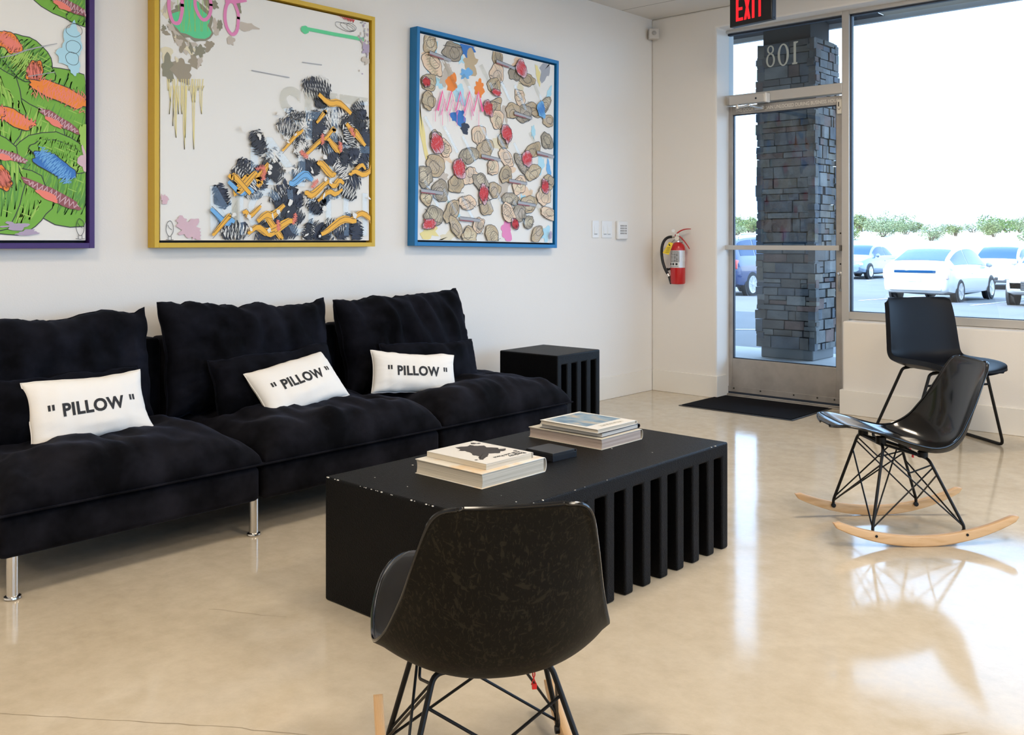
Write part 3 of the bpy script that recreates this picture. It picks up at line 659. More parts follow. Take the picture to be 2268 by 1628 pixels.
A.line(pts, .018, 'hotpink'); pts = [px(972+i*9, 222 if i % 2 else 258) for i in range(9)]; A.line(pts, .008, 'pink')
for i in range(7): x = 960+i*16; A.line([px(x, 245), px(x, 262+random.uniform(5, 22))], .003, 'hotpink')
cy, cz = px(1218, 518); A.blob(cy, cz, .012, .026, 0, 'violet', .1)
for i, v in enumerate(A.b.v): A.b.v[i] = (v[0], min(max(v[1], 3.592), 4.766), min(max(v[2], 1.118), 2.272))
A.build(tb)
b = MB()
for i in range(9):                                           # raised clear slanting bars
    for j in range(3):
        y0 = 3.62+.15*i; z0 = 2.10-.36*j-.04*(i % 3)
        if y0+.16 > 4.75: continue
        mt = Matrix.Translation((CX+.008, y0+.06, z0)) @ Matrix.Rotation(R(-52), 4, 'X')
        b.box((-.003, -.09, -.010), (.003, .09, .010), mtx=mt)
o = b.build('raised_clear_bars', M['clear'], tb, smooth=False); o.location = -tb.location

# hairline cracks wandering over the concrete
b = MB(); random.seed(2)
def crack(pts, w=.0016):
    q = []
    for (x0, y0), (x1, y1) in zip(pts, pts[1:]):
        n = max(2, int(math.hypot(x1-x0, y1-y0)/.03))
        for k in range(n): s = k/n; q.append((x0+(x1-x0)*s+random.uniform(-.003, .003), y0+(y1-y0)*s+random.uniform(-.003, .003)))
    N = len(q); L = []; Q = []
    for i in range(N):
        a, c = q[max(0, i-1)], q[min(N-1, i+1)]; dx, dy = c[0]-a[0], c[1]-a[1]; l = math.hypot(dx, dy) or 1; ww = w*random.uniform(.3, 1)
        L.append((q[i][0]-dy/l*ww, q[i][1]+dx/l*ww, .0004)); Q.append((q[i][0]+dy/l*ww, q[i][1]-dx/l*ww, .0004))
    b.add(L+Q, [(i, i+1, N+i+1, N+i) for i in range(N-1)])
crack([(-2.45, .82), (-1.95, 1.18), (-1.55, 1.42), (-1.22, 1.80), (-1.0, 1.98), (-.86, 2.02), (-.70, 2.16)]); crack([(-1.0, 1.98), (-.84, 2.10), (-.66, 2.32)], .001)
crack([(-2.62, 1.52), (-2.46, 1.60), (-2.36, 1.66)], .001); crack([(-1.35, 4.6), (-1.1, 4.75), (-.95, 4.7)], .001)
struct(b, 'floor_crack_line', mat('crack_dust', (.33, .27, .19), .8), smooth=False, auto=180)
# ------------------------------------------------------------------ soft things
def cushion(name, mats, w, h, t, parent=None, n=5, m_=.5, pinch=.07, wr=.006, seed=0, fold=None, nu=48, nv=34, loc=None, dz=None, flat=0, wav=0):
    """a stuffed cover: two faces that meet in a seam; local x = width, y = height, z = thickness. Returns (object, surface function)"""
    sd = Vector((seed*3.7, seed*1.9, seed*5.3))
    def S(u, v, side):
        pr = max(0, 1-abs(u)**n)**m_*max(0, 1-abs(v)**n)**m_
        x = w/2*u*(1-pinch*(1-v*v)*abs(u)**2); y = h/2*v*(1-pinch*(1-u*u)*abs(v)**2*(w/h)*.6)
        z = t/2*pr
        q = Vector((x*6, y*6, side*2))+sd
        z += wr*noise.noise(q*1.0)*pr*2.0 + wr*.7*noise.noise(Vector((x*22, y*7, side))+sd)*pr
        if fold: z += fold(x, y, u, v)*pr
        e = 1-pr                                   # little puckers that run in from the seam
        z += wr*.8*noise.noise(Vector((math.atan2(v, u)*9, seed, side)))*e*pr*2
        if wav:
            y += wav*noise.noise(Vector((x*9, seed*2.1, 0)))*v*abs(v)+wav*.5*noise.noise(Vector((x*23, seed, 4)))*v*abs(v); x += wav*.8*noise.noise(Vector((y*10, seed*1.7, 7)))*u*abs(u)
        z = z*(2 if side > 0 else -.12) if flat else z*side
        if dz: z += dz(x, y, u, v)
        return Vector((x, y, z))
    b = MB()
    def par(k, n_): return -math.cos(PI*k/(n_-1))*.35+(-1+2*k/(n_-1))*.65
    for side in (1, -1):
        b.grid(lambda a, c: S(par(round(a*(nu-1)), nu), par(round(c*(nv-1)), nv), side), nu, nv)
    me = bpy.data.meshes.new(name); me.from_pydata(b.v, [], b.f)
    bm = bmesh.new(); bm.from_mesh(me); bmesh.ops.remove_doubles(bm, verts=bm.verts, dist=1e-5); bmesh.ops.recalc_face_normals(bm, faces=bm.faces); bm.to_mesh(me); bm.free()
    me.materials.append(mats); me.polygons.foreach_set('use_smooth', [True]*len(me.polygons))
    o = bpy.data.objects.new(name, me); COL.objects.link(o); o.parent = parent
    return o, S, par
def piping(S, par, r, matl, parent, name='piping'):
    pts = []
    for k in range(40): pts.append(S(-1+2*k/40, -1, 1))
    for k in range(30): pts.append(S(1, -1+2*k/30, 1))
    for k in range(40): pts.append(S(1-2*k/40, 1, 1))
    for k in range(30): pts.append(S(-1, 1-2*k/30, 1))
    b = MB(); b.tube(pts, r, 6, closed=True); return b.build(name, matl, parent)
PERM = Matrix(((0, 0, 1, 0), (1, 0, 0, 0), (0, 1, 0, 0), (0, 0, 0, 1)))
def pose(o, loc, yaw=0, lean=0, roll=0):
    """stand a cushion up against the sofa: width runs along the wall, thickness towards the room"""
    m_ = Matrix.Translation(loc) @ Matrix.Rotation(R(yaw), 4, 'Z') @ Matrix.Rotation(R(-lean), 4, 'Y') @ Matrix.Rotation(R(roll), 4, 'X') @ PERM
    o.matrix_world = m_
XF, XBK, SW = -3.095, -3.985, .930
def sofa_section(yc, label, seed):
    t = thing('sofa_section', label, 'sofa', ((XF+XBK)/2, yc, 0), group='three joined sofa sections')
    hd = (XF-XBK)/2
    b = MB(); b.box((-hd+.03, -SW/2+.004, .137), (hd-.012, SW/2-.004, .268)); b.build('seat_base', M['velvet'], t, bevel=.022, seg=4)
    b = MB(); b.box((-hd, -SW/2+.004, .150), (-hd+.115, SW/2-.004, .702)); b.build('backrest_frame', M['velvet'], t, bevel=.018, seg=4)
    pd = hd*2-.10
    def fold(x, y, u, v): return .004*noise.noise(Vector((x*5+seed*3, y*26, 1)))*(1+v)
    o, S, par = cushion('seat_pad', M['velvet'], SW-.004, pd, .128, t, flat=1, n=6, m_=.42, pinch=.008, wr=.0085, seed=seed, fold=lambda x, y, u, v: .007*noise.noise(Vector((x*16+seed, y*6, 2)))+.016*(1-u*u)*(.4-.6*v), nu=60, nv=54)
    # local x -> world y, local y -> world -x... rotate so that +v is the wall side
    o.rotation_euler = (0, 0, PI/2); o.location = (.058, 0, .279)
    b = piping(S, par, .0042, M['velvet'], o, 'seam_piping')
    for yy in ((-.407, .457) if seed == 1 else (.440,)):
        for xx in (hd-.055, -hd+.10):
            b = MB(); b.lathe([(.0175, .012), (.0175, .140), (0, .140)], 24, (xx, yy, 0))
            lg = b.build('leg', M['chrome'], t); b = MB(); b.lathe([(.0, 0), (.023, 0), (.0262, .004), (.025, .009), (.018, .012), (0, .012)], 24, (xx, yy, 0)); b.build('foot', M['chrome'], lg)
    return t
for k, (yc, lb) in enumerate(((1.557, 'black velvet sofa section at the left edge of the picture, two steel legs showing'), (2.489, 'middle black velvet sofa section below the yellow framed painting'), (3.419, 'black velvet sofa section nearest the ribbed black side table'))):
    sofa_section(yc, lb, k+1)
def vfold(seed, a=.012, f=13):
    return lambda x, y, u, v: a*noise.noise(Vector((x*f+seed*7+y*2.5, y*3.2, seed)))*(.5+.5*(v+1))
def back_cushion(label, seed, w, h, t_, loc, **k):
    dz = k.pop('dz', None); pinch = k.pop('pinch', .05); fold = k.pop('fold', None)
    o, S, par = cushion('back_cushion', M['cushv'], w, h, t_, n=3.0, m_=.5, pinch=pinch, wr=.018, wav=.026, seed=seed, fold=fold or vfold(seed, .022, 12), dz=dz, nu=64, nv=44)
    pose(o, loc, **k); tag(o, label, 'cushion', 'large black back cushions'); s = piping(S, par, .003, M['cushv'], o, 'seam_piping'); return o
back_cushion('large black back cushion at the left edge, above the leftmost white pillow', 4, .92, .46, .29, (-3.765, 1.455, .605), lean=11, roll=0)
back_cushion('large black back cushion in the middle, behind the middle white pillow', 6, .86, .46, .29, (-3.765, 2.395, .612), lean=11, roll=-.6)
back_cushion('large wrinkled black back cushion nearest the side table, its left corner slumped', 9, .85, .48, .31, (-3.755, 3.315, .605), lean=12, roll=2, fold=vfold(9, .040, 15))
def lumbar(label, seed, w, h, loc, **k):
    o, S, par = cushion('lumbar_cushion', M['cushv'], w, h, .17, wav=.014, n=3.6, m_=.5, pinch=.04, wr=.009, seed=seed, fold=vfold(seed, .012, 10), nu=48, nv=30)
    pose(o, loc, **k); tag(o, label, 'cushion', 'small black cushions'); piping(S, par, .003, M['cushv'], o, 'seam_piping')
lumbar('small black cushion behind the leftmost white pillow', 12, .66, .27, (-3.585, 1.462, .497), lean=16)
lumbar('small black cushion behind the middle white pillow', 14, .62, .27, (-3.585, 2.405, .502), lean=18, roll=2)
lumbar('small black cushion behind the white pillow nearest the side table', 17, .64, .25, (-3.575, 3.33, .480), lean=16, roll=-2)
TV, TF = text_mb('PILLOW', .070, .0026, 1.06)
xs = [p.x for p in TV]; ys = [p.y for p in TV]; xm = (max(xs)+min(xs))/2; ym = (max(ys)+min(ys))/2; sc_ = .226/(max(xs)-min(xs)); hh_ = (max(ys)-min(ys))*sc_*1.05/2
TV = [Vector(((p.x-xm)*sc_, (p.y-ym)*sc_*1.05, 0)) for p in TV]
for q_ in (-.158, -.144, .144, .158):                       # the straight quote marks on either side
    n_ = len(TV); TV += [Vector((q_-.0042, hh_-.021, 0)), Vector((q_+.0042, hh_-.021, 0)), Vector((q_+.0046, hh_, 0)), Vector((q_-.0046, hh_, 0))]; TF += [(n_, n_+1, n_+2), (n_, n_+2, n_+3)]
TV, TF = subdiv(TV, TF, .008)
def pillow(label, seed, loc, w=.440, h=.245, ty_=.0, **k):
    dz = k.pop('dz', None)
    def fold(x, y, u, v): return .010*noise.noise(Vector((x*5+seed, y*26, seed)))*max(0, -v-.1)*1.6+.006*noise.noise(Vector((x*30, y*8, seed)))*(abs(u)**3)
    o, S, par = cushion('white_pillow', M['canvas'], w, h, .105, wav=.008, n=3.2, m_=.5, pinch=.05, wr=.0045, seed=seed, fold=fold, dz=dz, nu=56, nv=36)
    pose(o, loc, **k); tag(o, label, 'pillow', 'small white lettered pillows')
    b = MB(); vs = []
    for p in TV:
        u, v = p.x/(w/2), (p.y+ty_)/(h/2)
        q = S(u, v, 1); vs.append((q.x, q.y, q.z+.0012))
    b.add(vs, TF); b.build('lettering', M['ink'], o, smooth=False, auto=180)
    piping(S, par, .0018, M['canvas'], o, 'seam_piping')
    return o
pillow('leftmost white pillow lettered PILLOW in black, upright on the sofa', 3, (-3.49, 1.537, .503), lean=20, roll=1, yaw=0, dz=lambda x, y, u, v: .05*max(0, u-.55)*max(0, -v-.3)*2)
pillow('middle white pillow lettered PILLOW, leaning far back with a tilt', 5, (-3.46, 2.432, .494), lean=40, roll=9, yaw=0)
pillow('white pillow lettered PILLOW nearest the side table, bottom edge buckled', 8, (-3.44, 3.092, .476), w=.455, h=.205, lean=20, roll=-7, yaw=-14)

# ------------------------------------------------------------------ ribbed black tables
def comb(b, x0, x1, y0, y1, h, slots, zt, dep):
    """block with slots cut into its +x face, open at the floor; coordinates local"""
    xd = x1-dep
    cap = [(x1, y0, 0), (x1, y0, h), (x1, y1, h), (x1, y1, 0)]
    for a, c in reversed(slots): cap += [(x1, c, 0), (x1, c, zt), (x1, a, zt), (x1, a, 0)]
    b.add(cap, [tuple(range(len(cap)))])
    bot = [(x0, y0, 0), (x0, y1, 0), (x1, y1, 0)]
    for a, c in reversed(slots): bot += [(x1, c, 0), (xd, c, 0), (xd, a, 0), (x1, a, 0)]
    bot += [(x1, y0, 0)]; b.add(bot, [tuple(range(len(bot)))])
    b.add([(x0, y0, h), (x1, y0, h), (x1, y1, h), (x0, y1, h)], [(0, 1, 2, 3)])
    b.add([(x0, y0, 0), (x0, y1, 0), (x0, y1, h), (x0, y0, h)], [(0, 1, 2, 3)])
    b.add([(x0, y0, 0), (x1, y0, 0), (x1, y0, h), (x0, y0, h)], [(0, 1, 2, 3)])
    b.add([(x0, y1, 0), (x1, y1, 0), (x1, y1, h), (x0, y1, h)], [(0, 1, 2, 3)])
    for a, c in slots:
        b.add([(xd, a, 0), (xd, c, 0), (xd, c, zt), (xd, a, zt)], [(0, 1, 2, 3)])
        b.add([(xd, a, zt), (xd, c, zt), (x1, c, zt), (x1, a, zt)], [(0, 1, 2, 3)])
        for y in (a, c): b.add([(xd, y, 0), (x1, y, 0), (x1, y, zt), (xd, y, zt)], [(0, 1, 2, 3)])
def comb_obj(name, parent, *a):
    b = MB(); comb(b, *a)
    me = bpy.data.meshes.new(name); me.from_pydata(b.v, [], b.f)
    bm = bmesh.new(); bm.from_mesh(me); bmesh.ops.remove_doubles(bm, verts=bm.verts, dist=1e-5); bmesh.ops.recalc_face_normals(bm, faces=bm.faces); bm.to_mesh(me); bm.free()
    me.materials.append(M['foam']); me.polygons.foreach_set('use_smooth', [True]*len(me.polygons))
    o = bpy.data.objects.new(name, me); COL.objects.link(o); o.parent = parent
    bv = o.modifiers.new('b', 'BEVEL'); bv.width = .007; bv.segments = 3; bv.limit_method = 'ANGLE'; bv.angle_limit = R(40)
    me.set_sharp_from_angle(angle=R(60)); return o
ct = thing('coffee_table', 'low black ribbed coffee table with books in front of the sofa', 'coffee table', (-2.08, 2.45, 0))
slots = [(1.897+.1003*k-2.45, 1.952+.1003*k-2.45) for k in range(12)]
comb_obj('body', ct, -.34, .34, -.648, .648, .385, slots, .335, .26)
random.seed(4); b = MB()
for k in range(46):
    e = random.random()
    if k < 26: x, y, z = -.338+.66*random.random()**1.6, -.6475, .3835
    elif k < 36: x, y, z = .3385, -.60+1.2*random.random(), .3835
    else: x, y, z = random.uniform(-.3, .3), random.uniform(-.6, .5), .3852
    s = random.uniform(.0006, .0019); b.box((x-s*1.5, y-s, z-s*.7), (x+s*1.5, y+s, z+s*.7))
b.build('chipped_edge', M['chip'], ct, smooth=False)['kind'] = 'stuff'
st = thing('side_table', 'tall black ribbed side table between the sofa and the wall corner', 'side table', (-3.512, 4.205, 0), R(2.5))
comb_obj('body', st, -.208, .208, -.205, .205, .490, [(-.166+.0935*k, -.118+.0935*k) for k in range(4)], .435, .30)

# ------------------------------------------------------------------ books on the coffee table
def pages_mat(name, c, c2):
    m, nt, b = nodes(name); P(b, rough=.8, spec=.2)
    n = tex(nt, scale=5, detail=3, stretch=(.6, .6, 130), rough=.7)
    nt.links.new(ramp(nt, n.outputs['Fac'], [(.35, c2), (.6, c)]), b.inputs['Base Color']); return m
PG = [pages_mat('cream_pages', (.66, .60, .50), (.47, .42, .33)), pages_mat('pink_pages', (.56, .46, .40), (.33, .26, .22)), pages_mat('grey_pages', (.62, .60, .56), (.42, .41, .39))]
def book(label, x0, x1, y0, y1, z0, z1, cover, pages, board=.0025, over=.004, hard=True, rz=0, group=None):
    t = thing('book', label, 'book', ((x0+x1)/2, (y0+y1)/2, z0), R(rz), group=group)
    w, d, h = (x1-x0)/2, (y1-y0)/2, z1-z0; o = over if hard else 0
    b = MB(); n = 8                                   # text block, fore-edge hollowed, spine side +y
    prof = [(-d+o+(.0035 if hard else 0)*(1-((k/n)*2-1)**2), board+(h-2*board)*k/n) for k in range(n+1)]
    b.prism(prof+[(d-.008, h-board), (d-.008, board)], -w+o, w-o, axis='x'); b.build('pages', pages, t, smooth=True, auto=30)
    b = MB()
    if hard:
        b.box((-w, -d, 0), (w, d-.004, board)); b.box((-w, -d, h-board), (w, d-.004, h))
        pf = [(d-.006, 0)]+[(d-.006+.010*math.sin(PI*k/10), h/2-h/2*math.cos(PI*k/10)) for k in range(11)]+[(d-.006, h)]
        inn = [(d-.006+.0075*math.sin(PI*k/10), h/2-(h/2-board)*math.cos(PI*k/10)) for k in range(10, -1, -1)]
        b.prism(pf+inn, -w, w, axis='x')
        b.build('cover', cover, t, bevel=.0007, seg=1)
    else:
        b.box((-w, -d, 0), (w, d, board*.5)); b.box((-w, -d, h-board*.5), (w, d, h)); b.box((-w, d-.0012, 0), (w, d, h)); b.build('cover', cover, t, smooth=False)
    return t
WC = mat('white_book_cover', (.82, .79, .73), .35)
m, nt, bb = nodes('watercolour_cover'); P(bb, rough=.35)
n = tex(nt, scale=9, detail=4); nt.links.new(ramp(nt, n.outputs['Fac'], [(.5, (.82, .78, .70)), (.62, (.80, .60, .38)), (.72, (.82, .76, .66))]), bb.inputs['Base Color'])
WCC = m
book('thick white hardback with orange watercolour cover at the bottom of the near pile', -2.238, -1.945, 2.015, 2.309, .385, .431, WCC, PG[0], over=.003)
p = book('white paperback with a torn black shape on its cover, on the near pile', -2.228, -1.967, 2.057, 2.272, .431, .4495, WC, PG[0], board=.001, hard=False)
A = MB(); h = .0187
def cov(pts, c=0): b_ = [(x, y, h+.0002*(c+1)) for x, y in pts]; A.add(b_, [tuple(range(len(b_)))])
random.seed(6)
base = [(-.105, -.01), (-.085, .03), (-.095, .05), (-.07, .052), (-.055, .075), (-.03, .06), (0, .082), (.02, .07), (.03, .088), (.048, .07), (.044, .045), (.06, .03), (.04, .0), (.062, -.03), (.085, -.075), (.072, -.078), (.045, -.05), (.012, -.048), (-.01, -.03), (-.04, -.025), (-.06, -.04), (-.07, -.02)]
jag = []
for i, q in enumerate(base):
    nx = base[(i+1) % len(base)]
    for k in range(4): s = k/4; jag.append((q[0]*(1-s)+nx[0]*s+random.uniform(-.0025, .0025), q[1]*(1-s)+nx[1]*s+random.uniform(-.0025, .0025)))
def fan(pts):
    n = len(pts); cx_, cy_ = .0, .02; A.add([(cx_, cy_, h)]+[(x, y, h) for x, y in pts], [(0, i+1, (i+1) % n+1) for i in range(n)])
fan(jag)
for (cx_, cy_, r_) in ((-.10, .075, .012), (-.088, .085, .008), (.075, .085, .009), (.07, -.088, .006), (.10, .06, .006)):
    A.add([(cx_+r_*random.uniform(.6, 1.3)*math.cos(a*PI/4), cy_+r_*random.uniform(.6, 1.3)*math.sin(a*PI/4), h) for a in range(8)], [tuple(range(8))])
A.build('cover_shape', mat('charcoal_print', (.035, .028, .024), .5), p, smooth=False, auto=180)
def cover_text(body, size, x, y, p, col, hh, th=.0004):
    vs, fs = text_mb(body, size, th); b = MB(); b.add([(x+q.y, y-q.x, hh) for q in vs], fs); return b.build('title', col, p, smooth=False, auto=180)
cover_text('Banksy', .026, .112, .052, p, M['ink'], h+.0004); cover_text('Wall and Piece', .020, .090, .030, p, M['ink'], h+.0004)
book('brown paged hardback at the bottom of the far pile', -2.338, -1.998, 2.674, 2.926, .385, .4235, mat('beige_cover', (.60, .55, .45), .5), PG[1], over=.003)
book('slim black covered hardback in the middle of the far pile', -2.298, -2.014, 2.692, 2.932, .4235, .4400, mat('black_cover', (.015, .015, .018), .4), PG[2], board=.0018, rz=1)
p = book('thin white book with a blue picture on its cover, topmost of the far pile', -2.287, -2.018, 2.680, 2.918, .4400, .4545, WC, PG[0], board=.0016, hard=True, over=.0015, rz=-.5)
m, nt, bb = nodes('blue_painting_print'); P(bb, rough=.35)
n = tex(nt, scale=11, detail=5, stretch=(1, 2.2, 1), dist=.5); nt.links.new(ramp(nt, n.outputs['Fac'], [(.36, (.08, .17, .27)), (.48, (.21, .33, .43)), (.56, (.33, .36, .36)), (.66, (.55, .46, .33))]), bb.inputs['Base Color'])
b = MB(); b.box((-.118, -.104, .0145), (.072, .104, .0148)); b.build('cover_picture', m, p, smooth=False)
cover_text('VELAZQUEZ', .024, .103, .0, p, mat('gold_print', (.42, .38, .28), .4), .0150, 0)
t = thing('coaster_box', 'small flat black box on the coffee table between the two book piles', 'box', (-2.070, 2.483, .385), R(-3))
BX = mat('satin_black', (.007, .007, .009), .32); 
b = MB(); b.box((-.063, -.058, 0), (.063, .062, .020)); b.box((-.063, -.058, .020), (-.058, .062, .026)); b.box((-.063, .056, .020), (.063, .062, .026)); b.build('tray', BX, t, bevel=.001)
b = MB(); b.box((-.057, -.060, .0200), (.064, .050, .0288)); b.build('lid', mat('grey_black_lid', (.012, .012, .013), .4), t, bevel=.001)
b = MB()
for k in range(4): b.box((-.0635, -.0586, .003+.004*k), (.0636, -.057, .0042+.004*k))
b.build('stacked_edges', mat('black_edges', (.02, .02, .024), .3), t, smooth=False)

# ------------------------------------------------------------------ moulded shell rockers
def crom(pts, t):
    n = len(pts)-1; x = t*n; i = min(int(x), n-1); f = x-i
    p0, p1, p2, p3 = pts[max(i-1, 0)], pts[i], pts[i+1], pts[min(i+2, n)]
    return tuple(.5*((2*b_)+(-a+c)*f+(2*a-5*b_+4*c-d)*f*f+(-a+3*b_-3*c+d)*f**3) for a, b_, c, d in zip(p0, p1, p2, p3))
# (y, z, half width, lift of the edge along the inner normal)
SHELL = [(.284, .418, .050, .000), (.279, .424, .092, .000), (.268, .429, .126, .001), (.252, .432, .152, .003), (.215, .427, .180, .005), (.165, .412, .203, .010), (.105, .389, .219, .018), (.04, .359, .230, .030), (-.04, .328, .234, .048), (-.105, .314, .233, .070), (-.165, .322, .226, .088), (-.21, .358, .212, .090), (-.237, .412, .198, .080), (-.254, .470, .185, .062), (-.266, .530, .173, .044), (-.276, .580, .162, .030), (-.284, .615, .153, .020), (-.289, .637, .144, .014), (-.293, .650, .133, .010), (-.297, .657, .119, .007), (-.301, .660, .098, .005)]
def shell_pt(u, v):
    y, z, w, L = crom(SHELL, v)
    s_ = min(1, max(0, (v-.12)/.72)); s_ = s_*s_*(3-2*s_); ph = R(92-80*s_)      # edges lift upwards on the seat, forwards on the back
    k = abs(u)**2.3*L-.006*max(0, abs(u)-.92)/.08
    x = w*u*(1-.03*abs(u)**6)
    return Vector((x, y+math.cos(ph)*k, z+math.sin(ph)*k))
def wood_rocker(x, parent):
    b = MB(); n = 44; R0 = .73; half = .345; hw = .011
    def f(u, v):
        s = -half+2*half*v-.015; q = abs(2*v-1); z0 = R0-math.sqrt(R0*R0-s*s)
        hgt = .041-.019*q**2; 
        if q > .955: hgt *= math.sqrt(max(0, 1-((q-.955)/.045)**2))*.9+.1
        mid = z0+(.041-.019*q**2)/2; a = u*2*PI; ca, sa = math.cos(a), math.sin(a)
        sx_ = (abs(ca)**.35)*(1 if ca > 0 else -1); sz = (abs(sa)**.35)*(1 if sa > 0 else -1)
        tilt = math.asin(max(-1, min(1, s/R0)))
        return Vector((x+sx_*hw, s-math.sin(tilt)*sz*hgt/2, mid+sz*hgt/2))
    b.grid(f, 20, n, cu=True); k0 = 0
    b.f.append(tuple(range(19, -1, -1))); b.m.append(0); b.f.append(tuple(range((n-1)*20, n*20))); b.m.append(0)
    o = b.build('rocker', M['maple'], parent)
    for yy in (.175, -.165):
        b = MB(); b.lathe([(0, -.013), (.005, -.013), (.005, .013), (0, .013)], 12, (x, yy, .043), axis='x'); b.build('bolt', M['wire'], o)
    return o
def shell_chair(label, loc, a, pitch=0, group='black moulded rocking chairs'):
    t = thing('rocking_chair', label, 'rocking chair', group=group)
    t.matrix_world = Matrix.Translation((loc[0], loc[1], 0)) @ Matrix.Rotation(R(a-90), 4, 'Z') @ Matrix.Translation((0, 0, .73)) @ Matrix.Rotation(R(pitch), 4, 'X') @ Matrix.Translation((0, 0, -.73))
    b = MB(); nu, nv = 45, 97; b.grid(lambda i, j: shell_pt(1-2*i, j), nu, nv)
    me = bpy.data.meshes.new('seat_shell'); me.from_pydata(b.v, [], b.f)
    me.materials.append(M['fibrein']); me.materials.append(M['fibre']); me.polygons.foreach_set('use_smooth', [True]*len(me.polygons))
    o = bpy.data.objects.new('seat_shell', me); COL.objects.link(o); o.parent = t
    # normals point to the inner side; thickness grows outwards
    nrm = me.polygons[len(me.polygons)//2].normal
    so = o.modifiers.new('t', 'SOLIDIFY'); so.thickness = .0048; so.offset = -1; so.material_offset = 1; so.material_offset_rim = 1; so.use_even_offset = False
    rim = [shell_pt(-1+2*k/60, 1) for k in range(60)]+[shell_pt(1, 1-k/90) for k in range(90)]+[shell_pt(1-2*k/60, 0) for k in range(60)]+[shell_pt(-1, k/90) for k in range(90)]
    b = MB(); b.tube(rim, .0036, 8, closed=True); b.build('rim', M['fibrein'], o)
    for x in (-.2, .2): wood_rocker(x, t)
    fx, rx = .113, .113; FT, RTp = (.105, .352), (-.070, .297); ff, rf = (.178, .046), (-.165, .046)
    ix = .186
    for nm, (ty_, tz), (fy, fz), xx in (('front_frame', FT, ff, fx), ('rear_frame', RTp, rf, rx)):
        b = MB(); b.tube(arc([(-ix, fy, fz), (-ix, fy, fz+.022), (-xx, ty_, tz), (xx, ty_, tz), (ix, fy, fz+.022), (ix, fy, fz)], .022, 6), .0058, 10)
        for s in (-1, 1): b.lathe([(0, -.007), (.009, -.006), (.009, .006), (0, .007)], 12, (s*ix, fy, fz), axis='x')
        b.build(nm, M['wire'], t)
    def lerp(p, q, s): return tuple(a_*(1-s)+b_*s for a_, b_ in zip(p, q))
    for s in (-1, 1):
        F0 = (s*fx, FT[0], FT[1]); Ff = (s*ix, ff[0], ff[1]+.02); R0 = (s*rx, RTp[0], RTp[1]); Rf = (s*ix, rf[0], rf[1]+.02)
        b = MB(); r_ = .0030
        b.tube([lerp(F0, Ff, .10), Rf], r_, 7); b.tube([lerp(R0, Rf, .12), Ff], r_, 7)
        b.tube(arc([lerp(F0, Ff, .05), lerp(lerp(F0, R0, .5), lerp(Ff, Rf, .5), .28), lerp(R0, Rf, .08)], .01), r_, 7)
        b.tube([(s*.03, .015, .322), lerp(Ff, F0, .06)], r_, 7)
        b.build('side_brace', M['wire'], t)
    b = MB()
    for s in (-1, 1):
        b.tube([lerp((s*rx, RTp[0], RTp[1]), (s*ix, rf[0], rf[1]), .22), (-s*ix, rf[0], rf[1]+.018)], .0032, 7)
        b.tube([lerp((s*fx, FT[0], FT[1]), (s*ix, ff[0], ff[1]), .22), (-s*ix, ff[0], ff[1]+.018)], .0032, 7)
    b.build('cross_brace', M['wire'], t)
    b = MB()
    for s in (-1, 1):
        b.tube([(s*fx*.75, FT[0], FT[1]+.002), (s*rx*.75, RTp[0], RTp[1]+.002)], .005, 8)
        for (yy, zz, dz_) in ((.100, .352, .026), (-.062, .300, .020)): b.lathe([(0, zz), (.019, zz), (.019, zz+dz_), (0, zz+dz_)], 16, (s*.080, yy, 0))
    b.build('shell_mount', M['wire'], t)
    b = MB(); b.tube([(.075, -.085, .302), (.073, -.098, .286), (.079, -.098, .270), (.070, -.098, .270), (.077, -.097, .287), (.079, -.085, .302)], .0012, 6); b.box((.071, -.101, .262), (.080, -.096, .272)); b.build('red_tie', M['redtag'], t)
    return t
shell_chair('nearest black moulded rocking chair, seen from behind in front of the coffee table', (-1.318, 1.377), 142.9, -1.79)
shell_chair('black moulded rocking chair facing the coffee table, in front of the window wall', (-1.36, 3.725), 225, 0)

# ------------------------------------------------------------------ padded side chair by the window
t = thing('side_chair', 'black upholstered side chair with thin black metal legs, back to the window wall', 'chair', (-1.745, 5.46, 0), R(-37-90))
SH = [(.290, .425, .150), (.288, .434, .172), (.262, .440, .190), (.20, .441, .202), (.10, .438, .210), (0, .432, .214), (-.09, .430, .217), (-.150, .440, .218), (-.186, .475, .217), (-.200, .53, .214), (-.210, .60, .210), (-.220, .67, .206), (-.230, .735, .201), (-.238, .775, .197), (-.241, .788, .190), (-.243, .796, .178)]
def sp(u, v):
    y, z, w = crom(SH, v); s_ = min(1, max(0, (v-.35)/.3)); s_ = s_*s_*(3-2*s_); ph = R(92-88*s_)
    k = .045*abs(u)**2.6*(1-abs(2*v-1)**3)
    return Vector((w*u, y+math.cos(ph)*k, z+math.sin(ph)*k))
b = MB(); b.grid(lambda i, j: sp(1-2*i, j), 31, 61)
me = bpy.data.meshes.new('seat_shell'); me.from_pydata(b.v, [], b.f); me.materials.append(M['leather']); me.polygons.foreach_set('use_smooth', [True]*len(me.polygons))
o = bpy.data.objects.new('seat_shell', me); COL.objects.link(o); o.parent = t
so = o.modifiers.new('t', 'SOLIDIFY'); so.thickness = .028; so.offset = -1
bv = o.modifiers.new('b', 'BEVEL'); bv.width = .010; bv.segments = 3; bv.limit_method = 'ANGLE'; bv.angle_limit = R(50)
for s in (-1, 1):
    b = MB(); b.tube(arc([(s*.13, .13, .413), (s*.17, .13, .408), (s*.285, .115, .009), (s*.285, -.235, .009), (s*.17, -.115, .408), (s*.13, -.115, .413)], .035, 6), .0085, 10)
    b.build('side_frame', M['wire'], t)
